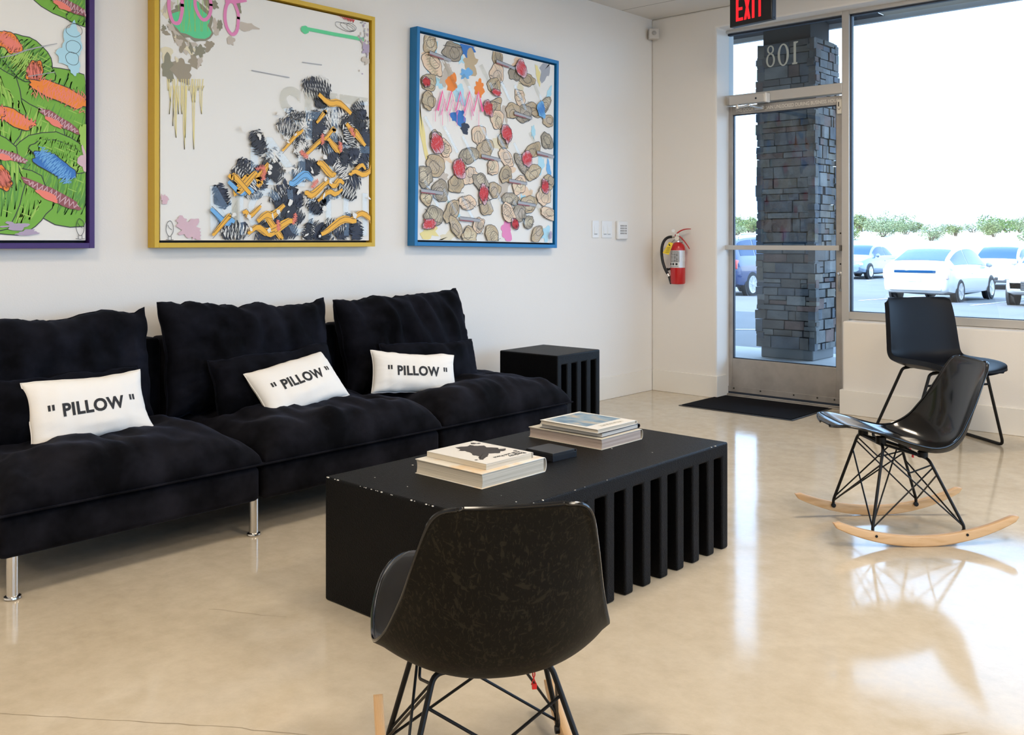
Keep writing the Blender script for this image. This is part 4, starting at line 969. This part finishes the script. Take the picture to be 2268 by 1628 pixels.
b = MB(); b.tube([(-.152, .13, .414), (.152, .13, .414)], .008, 8); b.tube([(-.184, .129, .345), (.184, .129, .345)], .0065, 8); b.tube([(-.152, -.115, .414), (.152, -.115, .414)], .008, 8); b.build('crossbar', M['wire'], t)
# ------------------------------------------------------------------ outside
CONC = mat('sidewalk_concrete', (.42, .41, .40), .85, vary=(3, (.36, .35, .34)), bumps=(60, .2, .004))
ASPH = mat('pale_asphalt', (.13, .13, .135), .9, vary=(1.2, (.11, .11, .115)), bumps=(90, .3, .006))
PAINT = mat('road_paint', (.5, .5, .49), .7)
SAND = mat('desert_ground', (.66, .58, .46), .95, vary=(.5, (.52, .45, .34)))
b = MB(); b.prism([(-40, 6.24), (-40, 9.35), (30, 9.35), (30, -14), (4.75, -14), (4.75, 6.24)], -.30, -.03); struct(b, 'sidewalk', CONC, bevel=.01)
def gz(y): return -.16+(y-9.3)*(-.0185) if y < 30 else -.543+(y-30)*.004
b = MB()
ys = [9.35, 14, 20, 30, 46]
vs = []; fs = []
for y in ys: vs += [(-70, y, gz(y)), (60, y, gz(y))]
fs = [(2*i, 2*i+1, 2*i+3, 2*i+2) for i in range(len(ys)-1)]; b.add(vs, fs); struct(b, 'ground_parking_lot', ASPH, smooth=False)
b = MB()
def bank(x, y):
    v = (y-46)/120; return gz(46)+1.75*min(1, v*9)**1.1+1.3*v+.5*noise.noise(Vector((x*.05, y*.05, 0)))*min(1, v*9)
def hill(u, v):
    x = -130+210*u; y = 46+120*v; h = bank(x, y)
    return Vector((x, y, h))
b.grid(hill, 90, 90); struct(b, 'hill', SAND)
b = MB()
for k in range(-4, 12):                                           # parking bay lines
    x = -10.0+2.72*k-8.0
    for (y0, y1) in ((24.3, 29.8), (38.5, 43.5)):
        b.add([(x-.05, y0, gz(y0)+.006), (x+.05, y0, gz(y0)+.006), (x+.05, y1, gz(y1)+.006), (x-.05, y1, gz(y1)+.006)], [(0, 1, 2, 3)])
b.add([(-9.3, 10.5, gz(10.5)+.006), (-9.2, 10.4, gz(10.4)+.006), (-4.0, 16.4, gz(16.4)+.006), (-4.1, 16.5, gz(16.5)+.006)], [(0, 1, 2, 3)])
struct(b, 'road_line_markings', PAINT, smooth=False)
# the building's own overhang: beam with a pale lower edge, roof, upper wall
STU = mat('shade_dark_stucco', (.035, .033, .035), .85, bumps=(70, .3, .004)); STB = mat('beige_stucco', (.52, .43, .33), .85, bumps=(70, .3, .004)); TRIMO = mat('pale_edge', (.60, .60, .60), .6)
b = MB(); b.box((-30, 8.60, 3.28), (-3.72, 9.15, 5.6)); b.prism([(-3.72, 3.28), (-3.46, 3.28), (-3.72, 3.44)], 8.60, 9.15, axis='y'); struct(b, 'beam_shaded_part', STU, smooth=False)  # left part of the beam, its shade put into the dark stucco colour
b = MB(); b.prism([(-3.458, 3.282), (4.9, 3.282), (4.9, 5.6), (-3.718, 5.6), (-3.718, 3.442)], 8.61, 9.15, axis='y'); struct(b, 'beam_sunlit_part', STB, smooth=False)  # rest of the same beam, its sunlit look put into the beige colour
b = MB(); b.box((-30, 9.155, 3.235), (4.9, 9.20, 3.29)); struct(b, 'trim_2', TRIMO, smooth=False)
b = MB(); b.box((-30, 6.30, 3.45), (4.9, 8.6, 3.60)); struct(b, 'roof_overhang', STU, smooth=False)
b = MB(); b.box((-30, -5, 2.92), (4.9, 6.24, 3.1)); b.box((-30, 6.0, 2.92), (4.9, 6.30, 5.6)); b.box((-30, 6.0, 5.4), (4.9, 9.15, 6.9)); struct(b, 'roof_slab', STB, smooth=False)
b = MB(); b.box((-30, 6.0, 0), (XL-.15, 6.26, 2.95)); struct(b, 'exterior_wall', STB, smooth=False)
# stone pillar: dry-laid ledge stones round a dark core
SM = [mat('ledge_stone_%s' % n_, tuple(q_*.72 for q_ in c), .85, vary=(7, tuple(v*.42 for v in c)), bumps=(38, .5, .008)) for n_, c in (('grey', (.25, .245, .235)), ('tan', (.31, .27, .22)), ('slate', (.19, .20, .22)), ('rust', (.27, .18, .15)), ('pale', (.36, .345, .32)), ('umber', (.21, .185, .165)))]
CORE = mat('dark_mortar', (.045, .043, .042), .95)
pl = thing('stone_pillar', None, None, (-4.21, 8.86, -.03)); pl['kind'] = 'structure'
b = MB(); b.box((-.255, -.215, 0), (.235, .205, 3.30)); b.build('core', CORE, pl, smooth=False)
b = MB(); b.box((-.270, -.235, 0), (.270, .235, .105)); b.build('plinth', mat('pillar_plinth', (.17, .17, .17), .9), pl, bevel=.01)
random.seed(17); b = MB()
W, D = .300, .260
def stone(cx, cy, cz, sx_, sy_, sz, mi):
    """a rough block: rounded, slightly skewed"""
    j = lambda s: random.uniform(-s, s)
    nseg = 4; vs = []
    c = [(cx+sgx*sx_/2*(1+j(.02)), cy+sgy*sy_/2, cz+sgz*sz/2*(1+j(.08))) for sgx in (-1, 1) for sgy in (-1, 1) for sgz in (-1, 1)]
    b.add(c, [(0, 1, 3, 2), (4, 6, 7, 5), (0, 4, 5, 1), (2, 3, 7, 6), (0, 2, 6, 4), (1, 5, 7, 3)], mi)
def course(face, z0, z1):
    L = 2*W if face in 'ns' else 2*D; x = -L/2-random.uniform(0, .02)
    while x < L/2:
        w = random.choice((.08, .12, .17, .22, .28, .34))*random.uniform(.8, 1.2)*(1 if face in 'ns' else .62); x1 = min(x+w, L/2+random.uniform(0, .02))
        if L/2-x1 < .05: x1 = L/2+random.uniform(-.01, .025)
        if random.random() < .22 and z1-z0 > .085 and face != 'x':
            zz = [(z0, (z0+z1)/2), ((z0+z1)/2, z1)]
        else: zz = [(z0, z1)]
        for (a, c) in zz:
            pr = random.uniform(-.010, .016); th = .07; cx = (x+x1)/2; wd = x1-x-.009; hh = c-a-.009; mi = random.choice((0, 0, 1, 2, 2, 3, 4, 5, 5, 0))
            if face == 's': stone(cx, -D+.035-pr, (a+c)/2, wd, th, hh, mi)
            elif face == 'n': stone(cx, D-.035+pr, (a+c)/2, wd, th, hh, mi)
            elif face == 'e': stone(W-.035+pr, cx, (a+c)/2, th, wd, hh, mi)
            else: stone(-W+.035-pr, cx, (a+c)/2, th, wd, hh, mi)
        x = x1
for face in 'snew':
    z = .10
    while z < 3.06:
        hgt = random.choice((.055, .07, .085, .10, .125, .06))*random.uniform(.9, 1.1); z1 = min(z+hgt, 3.12)
        course(face, z, z1); z = z1
b.build('ledge_stones', SM, pl, bevel=.010, seg=2)

# ---- cars
def carpaint(name, c, r_=.25, metal=0.): return mat('paint_'+name, c, r_, metal=metal, coat=1, coatr=.05)
CG = mat('tinted_car_glass', (.010, .05, .13), .08, spec=.35)
TYRE = mat('tyre_rubber', (.018, .018, .02), .8); RIM = mat('alloy_rim', (.55, .56, .58), .3, metal=.8); CHR = mat('car_chrome', (.7, .7, .72), .15, metal=1); DKP = mat('dark_car_plastic', (.02, .02, .023), .5)
TL = mat('tail_lamp_red', (.55, .02, .02), .2, coat=1); HL = mat('head_lamp', (.75, .77, .80), .1, coat=1); PLT = mat('number_plate', (.7, .7, .68), .5)
KINDS = {  # station: (y, floor, belt z, roof z, half width at sill, belt, roof); +y is the front
 'hatch': dict(L=4.40, W=.865, st=[(-2.16, .42, .78, .80, .70, .72, .66), (-2.10, .30, .92, .96, .80, .80, .70), (-1.95, .26, .97, 1.06, .84, .835, .72), (-1.55, .22, .97, 1.22, .865, .85, .66), (-1.0, .20, .955, 1.40, .865, .855, .62), (-.35, .19, .94, 1.485, .865, .86, .61), (.25, .19, .92, 1.475, .865, .86, .61), (.75, .19, .905, 1.34, .865, .855, .63), (1.20, .20, .895, 1.10, .86, .85, .68), (1.52, .22, .86, .90, .855, .835, .74), (1.85, .24, .76, .80, .82, .79, .68), (2.08, .28, .62, .66, .72, .70, .62), (2.18, .36, .50, .54, .60, .58, .54)], cab=(1, 9), wy=(-1.28, 1.40), wr=.315),
 'suv': dict(L=4.60, W=.92, st=[(-2.26, .50, .90, .92, .80, .82, .76), (-2.20, .38, 1.10, 1.16, .88, .87, .78), (-2.05, .32, 1.13, 1.50, .91, .895, .72), (-1.75, .30, 1.13, 1.68, .92, .905, .71), (-1.0, .28, 1.12, 1.74, .92, .91, .71), (-.2, .28, 1.11, 1.75, .92, .91, .71), (.40, .28, 1.10, 1.68, .92, .91, .71), (.85, .28, 1.09, 1.42, .92, .905, .74), (1.15, .30, 1.08, 1.14, .915, .90, .78), (1.75, .32, 1.00, 1.04, .90, .87, .74), (2.10, .36, .88, .92, .82, .80, .72), (2.26, .44, .70, .74, .72, .70, .66)], cab=(1, 8), wy=(-1.36, 1.42), wr=.365),
 'crossover': dict(L=4.4, W=.90, st=[(-2.16, .48, .86, .88, .78, .80, .74), (-2.10, .36, 1.02, 1.08, .86, .85, .76), (-1.95, .30, 1.06, 1.34, .89, .875, .70), (-1.6, .28, 1.06, 1.52, .90, .885, .68), (-.9, .27, 1.05, 1.58, .90, .89, .68), (-.2, .27, 1.03, 1.58, .90, .89, .68), (.35, .27, 1.02, 1.50, .90, .89, .69), (.8, .27, 1.01, 1.26, .90, .885, .71), (1.12, .29, 1.00, 1.06, .895, .88, .76), (1.70, .30, .93, .97, .88, .85, .72), (2.02, .34, .82, .86, .80, .78, .70), (2.16, .42, .64, .68, .70, .68, .64)], cab=(1, 8), wy=(-1.30, 1.34), wr=.345),
 'sedan': dict(L=4.50, W=.87, st=[(-2.24, .42, .76, .78, .70, .72, .66), (-2.16, .30, .92, .94, .80, .80, .74), (-1.85, .24, .96, .98, .85, .84, .76), (-1.45, .22, .96, 1.02, .87, .855, .74), (-1.0, .20, .95, 1.28, .87, .86, .66), (-.55, .19, .94, 1.42, .87, .86, .62), (.2, .19, .93, 1.43, .87, .86, .62), (.65, .19, .92, 1.28, .87, .86, .65), (1.08, .20, .91, 1.00, .865, .85, .72), (1.50, .22, .86, .89, .86, .83, .74), (1.95, .25, .74, .77, .80, .77, .70), (2.16, .32, .58, .62, .68, .66, .60)], cab=(3, 8), wy=(-1.35, 1.38), wr=.32)}
def car(kind, name, label, x, y, heading, paint, z, rails=False, lit=None):
    K = KINDS[kind]; t = thing(name, label, 'car', (x, y, z), heading); st = K['st']
    N = 44
    def row(s):
        yy, fl, be, ro, ws, wb, wr = s
        return [(ws*.80, fl), (ws*.97, fl+.06), (ws, fl+.20), (wb*1.005, be-.16), (wb*.985, be-.02), (wb*.965, be+.01), (wr+(wb*.965-wr)*.04 if ro-be > .12 else wr*1.05, ro-.035 if ro-be > .12 else be+(ro-be)*.7), (wr*.86, ro-.002), (wr*.45, ro+.012), (0, ro+.016)]
    rows = []
    for k in range(N):
        f = k/(N-1)*(len(st)-1); s = crom(st, f/(len(st)-1)); rows.append((s[0], row(s)))
    b = MB()
    def f(u, v):
        k = round(v*(N-1)); yy, r_ = rows[k]; m_ = len(r_); i = round(u*(2*m_-2))
        if i < m_: q = r_[i]; return Vector((q[0], yy, q[1]))
        q = r_[2*m_-2-i]; return Vector((-q[0], yy, q[1]))
    m_ = len(rows[0][1]); nu = 2*m_-1; b.grid(f, nu, N)
    b.f.append(tuple(range(nu))); b.m.append(0); b.f.append(tuple((N-1)*nu+i for i in range(nu-1, -1, -1))); b.m.append(0)
    # under-floor
    b.f += [(k*nu, (k+1)*nu, (k+1)*nu+nu-1, k*nu+nu-1) for k in range(N-1)]; b.m += [0]*(N-1)
    b.build('car_body', paint, t, auto=50)
    # glass: side windows as lens-shaped bands between belt and roof, screens front and rear
    def at(ypos):
        for k in range(N-1):
            if rows[k][0] <= ypos <= rows[k+1][0]:
                g = (ypos-rows[k][0])/(rows[k+1][0]-rows[k][0]); return [(a[0]*(1-g)+c[0]*g, a[1]*(1-g)+c[1]*g) for a, c in zip(rows[k][1], rows[k+1][1])]
        return rows[-1][1]
    c0, c1 = st[K['cab'][0]+1][0], st[K['cab'][1]-1][0]
    cut = {'hatch': [(-1.62, -.55), (-.50, 1.12)], 'suv': [(-1.95, -1.15), (-1.08, -.25), (-.18, .85)], 'crossover': [(-1.85, -1.05), (-1.0, -.25), (-.18, .82)], 'sedan': [(-1.15, -.38), (-.32, .85)]}[kind]
    for s in (1, -1):
        for (a, c) in cut:
            b = MB(); n = 14
            def g(u, v):
                yy = a+(c-a)*v; r_ = at(yy); lo, hi = r_[5], r_[6]; w0 = .10; w1 = .90
                k = w0+(w1-w0)*u; 
                return Vector((s*(lo[0]*(1-k)+hi[0]*k+.006), yy, lo[1]*(1-k)+hi[1]*k))
            b.grid(g, 5, n); b.build('side_window', CG, t)
        b = MB(); yv = cut[-1][1]-.10; r_ = at(yv); bx_ = s*(r_[5][0]+.09); b.lathe([(0, -.08), (.06, -.07), (.085, 0), (.05, .07), (0, .08)], 12, (bx_, yv, r_[5][1]+.06), axis='x'); b.build('wing_mirror', paint, t)
        b = MB(); b.box((min(s*.86, s*.875)*K['W']/.865, -.35, .74 if kind != 'suv' else .92), (max(s*.86, s*.875)*K['W']/.865, -.18, .765 if kind != 'suv' else .945)); b.build('door_handle', CHR if kind == 'suv' else paint, t)
    def screen(y0, y1, nm, k0=.08, k1=.92):
        b = MB()
        def g(u, v):
            yy = y0+(y1-y0)*v; r_ = at(yy); wmax = (r_[7][0]*.55+r_[6][0]*.45)*.97; xx = wmax*(2*u-1)
            # height of the skin at xx
            pts = [r_[9], r_[8], r_[7], r_[6]]; ax = abs(xx); zz = pts[-1][1]
            for p_, q_ in zip(pts, pts[1:]):
                if p_[0] <= ax <= q_[0]: zz = p_[1]+(q_[1]-p_[1])*(ax-p_[0])/(q_[0]-p_[0]+1e-9); break
            return Vector((xx, yy, zz+.010))
        b.grid(g, 9, 9); b.build(nm, CG, t)
    scr = {'hatch': ((-1.85, -1.05), (.42, 1.30)), 'suv': ((-2.14, -1.88), (.48, 1.10)), 'crossover': ((-2.04, -1.76), (.42, 1.08)), 'sedan': ((-1.40, -.68), (.34, 1.05))}[kind]
    screen(*scr[0], 'rear_window'); screen(*scr[1], 'windscreen')
    # wheels: arch, tyre, rim with spokes
    for s in (1, -1):
        for wy in K['wy']:
            wr = K['wr']; X0 = s*(K['W']-.02)
            b = MB(); b.lathe([(wr*1.13, -.05), (wr*1.13, .012), (0, .014)], 28, (0, 0, 0), axis='x')
            vs = [(X0+s*p_[0], wy+p_[1], wr+p_[2]) for p_ in b.v]; q = MB(); q.add(vs, b.f); q.build('wheel_arch', DKP, t)
            b = MB(); b.lathe([(wr*.62, .028), (wr*.66, .034), (wr*.9, .036), (wr, .015), (wr, -.16), (wr*.8, -.18), (0, -.18)], 32, axis='x')
            vs = [(X0+s*p_[0], wy+p_[1], wr+p_[2]) for p_ in b.v]; q = MB(); q.add(vs, b.f); wh = q.build('wheel', TYRE, t)
            b = MB(); b.lathe([(wr*.58, .030), (wr*.66, .037), (wr*.68, .034), (wr*.60, .0), (wr*.58, .0)], 32, axis='x')
            ns = 10 if kind == 'suv' else 6
            for k in range(ns):
                a = 2*PI*k/ns; mt = Matrix.Rotation(a, 4, 'X'); b.box((.012, -.022 if ns > 6 else -.035, .03), (.034, .022 if ns > 6 else .035, wr*.64), mtx=mt)
            b.lathe([(.06, .012), (.06, .038), (0, .042)], 14, axis='x')
            vs = [(X0+s*p_[0], wy+p_[1], wr+p_[2]) for p_ in b.v]; q = MB(); q.add(vs, b.f); q.build('rim', RIM, wh)
    yb, yf = st[0][0], st[-1][0]
    for s in (1, -1):
        r_ = at(yb+.14); b = MB()
        zc = r_[4][1]; xa, xb = sorted((s*(r_[4][0]-.20), s*(r_[4][0]+.012)))
        b.box((xa, yb+.02, zc-.30), (xb, yb+.30, zc-.03)); b.build('tail_lamp', TL if kind != 'hatch' else mat('clear_tail_lamp', (.62, .48, .50), .15, coat=1), t, bevel=.03)
        r_ = at(yf-.22); zc = r_[4][1]; xa, xb = sorted((s*(r_[4][0]-.26), s*(r_[4][0]+.004))); b = MB()
        b.box((xa, yf-.34, zc-.15), (xb, yf-.05, zc-.02)); b.build('head_lamp', HL, t, bevel=.03)
    b = MB(); zc = st[0][2]
    if kind == 'hatch':
        b.box((-.52, yb-.012, .800), (.52, yb+.30, .870)); b.build('lower_rear_glass', CG, t, bevel=.01)
        b = MB(); b.box((-.60, yb+.02, .885), (.60, yb+.34, .925)); b.build('tailgate_spoiler', paint, t, bevel=.012)
    b = MB(); b.box((-.16, yb-.012, .58), (.16, yb+.02, .68)); b.build('number_plate', PLT, t, smooth=False)
    b = MB(); b.box((-.66, yb+.0, st[0][1]-.08), (.66, yb+.2, st[0][1]+.02)); b.build('rear_bumper', DKP if kind != 'hatch' else paint, t, bevel=.03)
    b = MB(); zf = st[-1][1]
    if kind in ('crossover', 'suv'):
        b.box((-.46, yf-.12, zf+.02), (.46, yf+.012, zf+.24)); g_ = b.build('grille', DKP, t, bevel=.02)
        b = MB()
        for k in range(4): b.box((-.44, yf+.006, zf+.05+.05*k), (.44, yf+.02, zf+.062+.05*k))
        b.build('grille_bar', CHR, g_, smooth=False)
    else:
        b.box((-.38, yf-.12, zf+.0), (.38, yf+.012, zf+.10)); b.build('grille', DKP, t, bevel=.02)
    if rails:
        for s in (1, -1):
            b = MB(); b.tube(arc([(s*.66, -1.7, 1.70), (s*.66, -1.6, 1.80), (s*.66, .1, 1.82), (s*.66, .25, 1.74)], .1), .018, 8); b.build('roof_rail', CHR, t)
    return t
car('hatch', 'car', 'white hatchback with its rear to the window, next to the silver car', -8.72, 27.25, 0, carpaint('white', (.56, .57, .58)), gz(27)-.02)
car('suv', 'car', 'navy sport utility vehicle seen past the stone pillar through the glass door', -13.95, 25.95, 0, carpaint('navy', (.012, .035, .12), .2), gz(26)-.02, rails=True)
car('crossover', 'car', 'white crossover facing the building, cut by the right edge of the picture', -5.72, 27.0, PI, carpaint('pearl', (.50, .51, .52)), gz(27)-.02)
car('sedan', 'car', 'silver blue sedan facing the building, farther back at the window mullion', -16.5, 41.2, PI, carpaint('silver_blue', (.17, .24, .33), .25, .3), gz(41)+.0)
car('sedan', 'car', 'white sedan behind the gap between the hatchback and the crossover', -9.6, 36.5, PI, carpaint('far_white', (.42, .46, .50)), gz(36)+.0)

# ---- desert shrubs on the bank
BL = [mat('shrub_leaf_%s' % n_, c, .8, vary=(3, tuple(v*.6 for v in c))) for n_, c in (('green', (.13, .19, .05)), ('sage', (.21, .25, .13)), ('olive', (.17, .20, .07)))]
BRK = mat('shrub_bark', (.14, .10, .07), .9)
def shrub(kind, seed, label, cat='shrub'):
    random.seed(seed); t = thing('desert_shrub', label, cat, group='desert shrubs on the bank')
    b = MB(); n = 1500
    lobes = [(Vector((random.uniform(-.8, .8), random.uniform(-.5, .5), random.uniform(.55, 1.05))), random.uniform(.35, .6)) for _ in range(9)]
    for k in range(n):
        c, r_ = random.choice(lobes); d = Vector((random.gauss(0, 1), random.gauss(0, 1), random.gauss(0, .8))).normalized()*r_*random.uniform(.7, 1.05)
        p = c+d; 
        if p.z < .05: continue
        s = random.uniform(.035, .085); a = Vector((random.gauss(0, 1), random.gauss(0, 1), random.gauss(0, 1))).normalized(); q = a.orthogonal().normalized(); w = a.cross(q)
        b.add([p-q*s, p+w*s*.6, p+q*s, p-w*s*.6], [(0, 1, 2, 3)])
    b.build('foliage', BL[kind], t, smooth=False, auto=180, fix=False)
    b = MB()
    for k in range(6):
        c, r_ = lobes[k]; b.tube([(c.x*.1, c.y*.1, -.1), (c.x*.5, c.y*.5, c.z*.5), tuple(c)], [.05, .035, .015], 6)
    b.build('branches', BRK, t); return t
LB = ['round green shrub on the pale bank beyond the parked cars', 'grey green shrub on the pale bank beyond the parked cars', 'low olive shrub on the pale bank beyond the parked cars']
protos = [shrub(0, 31, LB[0]), shrub(1, 32, LB[1]), shrub(2, 33, LB[2])]
random.seed(40); first = [True]*3
spots = []
k = 0
while len(spots) < 60 and k < 6000:
    k += 1; y = random.uniform(57, 64) if k % 2 else random.uniform(64, 96); x = random.uniform(-.62, -.17)*y; sc = random.uniform(.62, .98)*(1 if y < 66 else 1.3)
    if all((x-a[1])**2+(y-a[2])**2 > (.95*(sc+a[3]))**2 for a in spots): spots.append((len(spots) % 3, x, y, sc))
for kind, x, y, sc in spots:
    zz = bank(x, y)
    o = protos[kind] if first[kind] else copy_tree(protos[kind]); first[kind] = False
    o.location = (x, y, zz-.05); o.rotation_euler = (0, 0, random.random()*6); o.scale = (sc, sc, sc*random.uniform(.7, 1.05))
    o['label'] = LB[kind]
# ------------------------------------------------------------------ light
w = bpy.data.worlds.new('sky'); SC.world = w; w.use_nodes = True; nt = w.node_tree
bg = nt.nodes['Background']; bg.inputs[0].default_value = (.60, .79, 1.0, 1); bg.inputs[1].default_value = 5.5
sun = bpy.data.lights.new('sun', 'SUN'); sun.energy = 14; sun.color = (1, .95, .86); sun.angle = R(.6)
so_ = bpy.data.objects.new('sun', sun); COL.objects.link(so_); so_.rotation_euler = Vector((.60, .75, -.66)).to_track_quat('-Z', 'Y').to_euler()
def portal(x0, x1, z0, z1, y):
    l = bpy.data.lights.new('window_portal', 'AREA'); l.shape = 'RECTANGLE'; l.size = x1-x0; l.size_y = z1-z0; l.cycles.is_portal = True
    o = bpy.data.objects.new('window_portal', l); COL.objects.link(o); o.location = ((x0+x1)/2, y, (z0+z1)/2); o.rotation_euler = (-PI/2, 0, 0)
    return o
for a in ((-3.42, -2.66, .28, 2.02), (-3.48, -2.60, 2.17, 2.6), (-2.53, -.16, .66, 2.6), (-.10, 2.1, .66, 2.6), (2.15, 4.35, .66, 2.6)): portal(*a, 6.205)
FIX = mat('fixture_frame', (.8, .8, .78), .4); 
m, nt, bb = nodes('lit_diffuser'); P(bb, color=(.8, .8, .8), em=(1, .84, .62), ems=6)
def ceiling_light(x, y, label, power):
    t = thing('ceiling_light', label, 'ceiling light', (x, y, HC-.012), group='square ceiling light panels')
    b = MB()
    for (a, c, d, e) in ((-.30, -.27, -.30, .30), (.27, .30, -.30, .30), (-.27, .27, -.30, -.27), (-.27, .27, .27, .30)): b.box((a, d, 0), (c, e, .012))
    b.build('frame', FIX, t, smooth=False)
    b = MB(); b.box((-.27, -.27, .006), (.27, .27, .010)); b.build('diffuser', m, t, smooth=False)
    l = bpy.data.lights.new('panel_lamp', 'AREA'); l.shape = 'SQUARE'; l.size = .52; l.energy = power; l.color = (1, .86, .69)
    o = bpy.data.objects.new('panel_lamp', l); COL.objects.link(o); o.location = (x, y, HC-.02)
for i, (x, y) in enumerate(((-1.9, .2), (.9, -.6), (-.2, 2.3), (2.4, 2.3), (1.2, 4.6), (-1.9, 4.2), (-2.2, -2.6))):  # all out of view; the far-corner panel is added to brighten that corner
    ceiling_light(x, y, 'unseen square white ceiling light panel recessed in the tiled ceiling', 28)
for (y0, y1) in ((-1.15, 1.1), (1.35, 3.5), (3.75, 5.85)):
    l = bpy.data.lights.new('window_portal', 'AREA'); l.shape = 'RECTANGLE'; l.size = 2.06; l.size_y = y1-y0; l.cycles.is_portal = True
    o = bpy.data.objects.new('window_portal', l); COL.objects.link(o); o.location = (XR+.12, (y0+y1)/2, 1.58); o.rotation_euler = (0, PI/2, 0)
# ------------------------------------------------------------------ render look
vs_ = SC.view_settings; vs_.view_transform = 'Standard'; vs_.look = 'None'; vs_.exposure = 0.06; vs_.gamma = 1; vs_.use_curve_mapping = False
cy = SC.cycles; cy.use_denoising = True; cy.max_bounces = 9; cy.diffuse_bounces = 5; cy.glossy_bounces = 4; cy.transmission_bounces = 6; cy.transparent_max_bounces = 14
cy.sample_clamp_indirect = 8; cy.caustics_reflective = False; cy.caustics_refractive = False
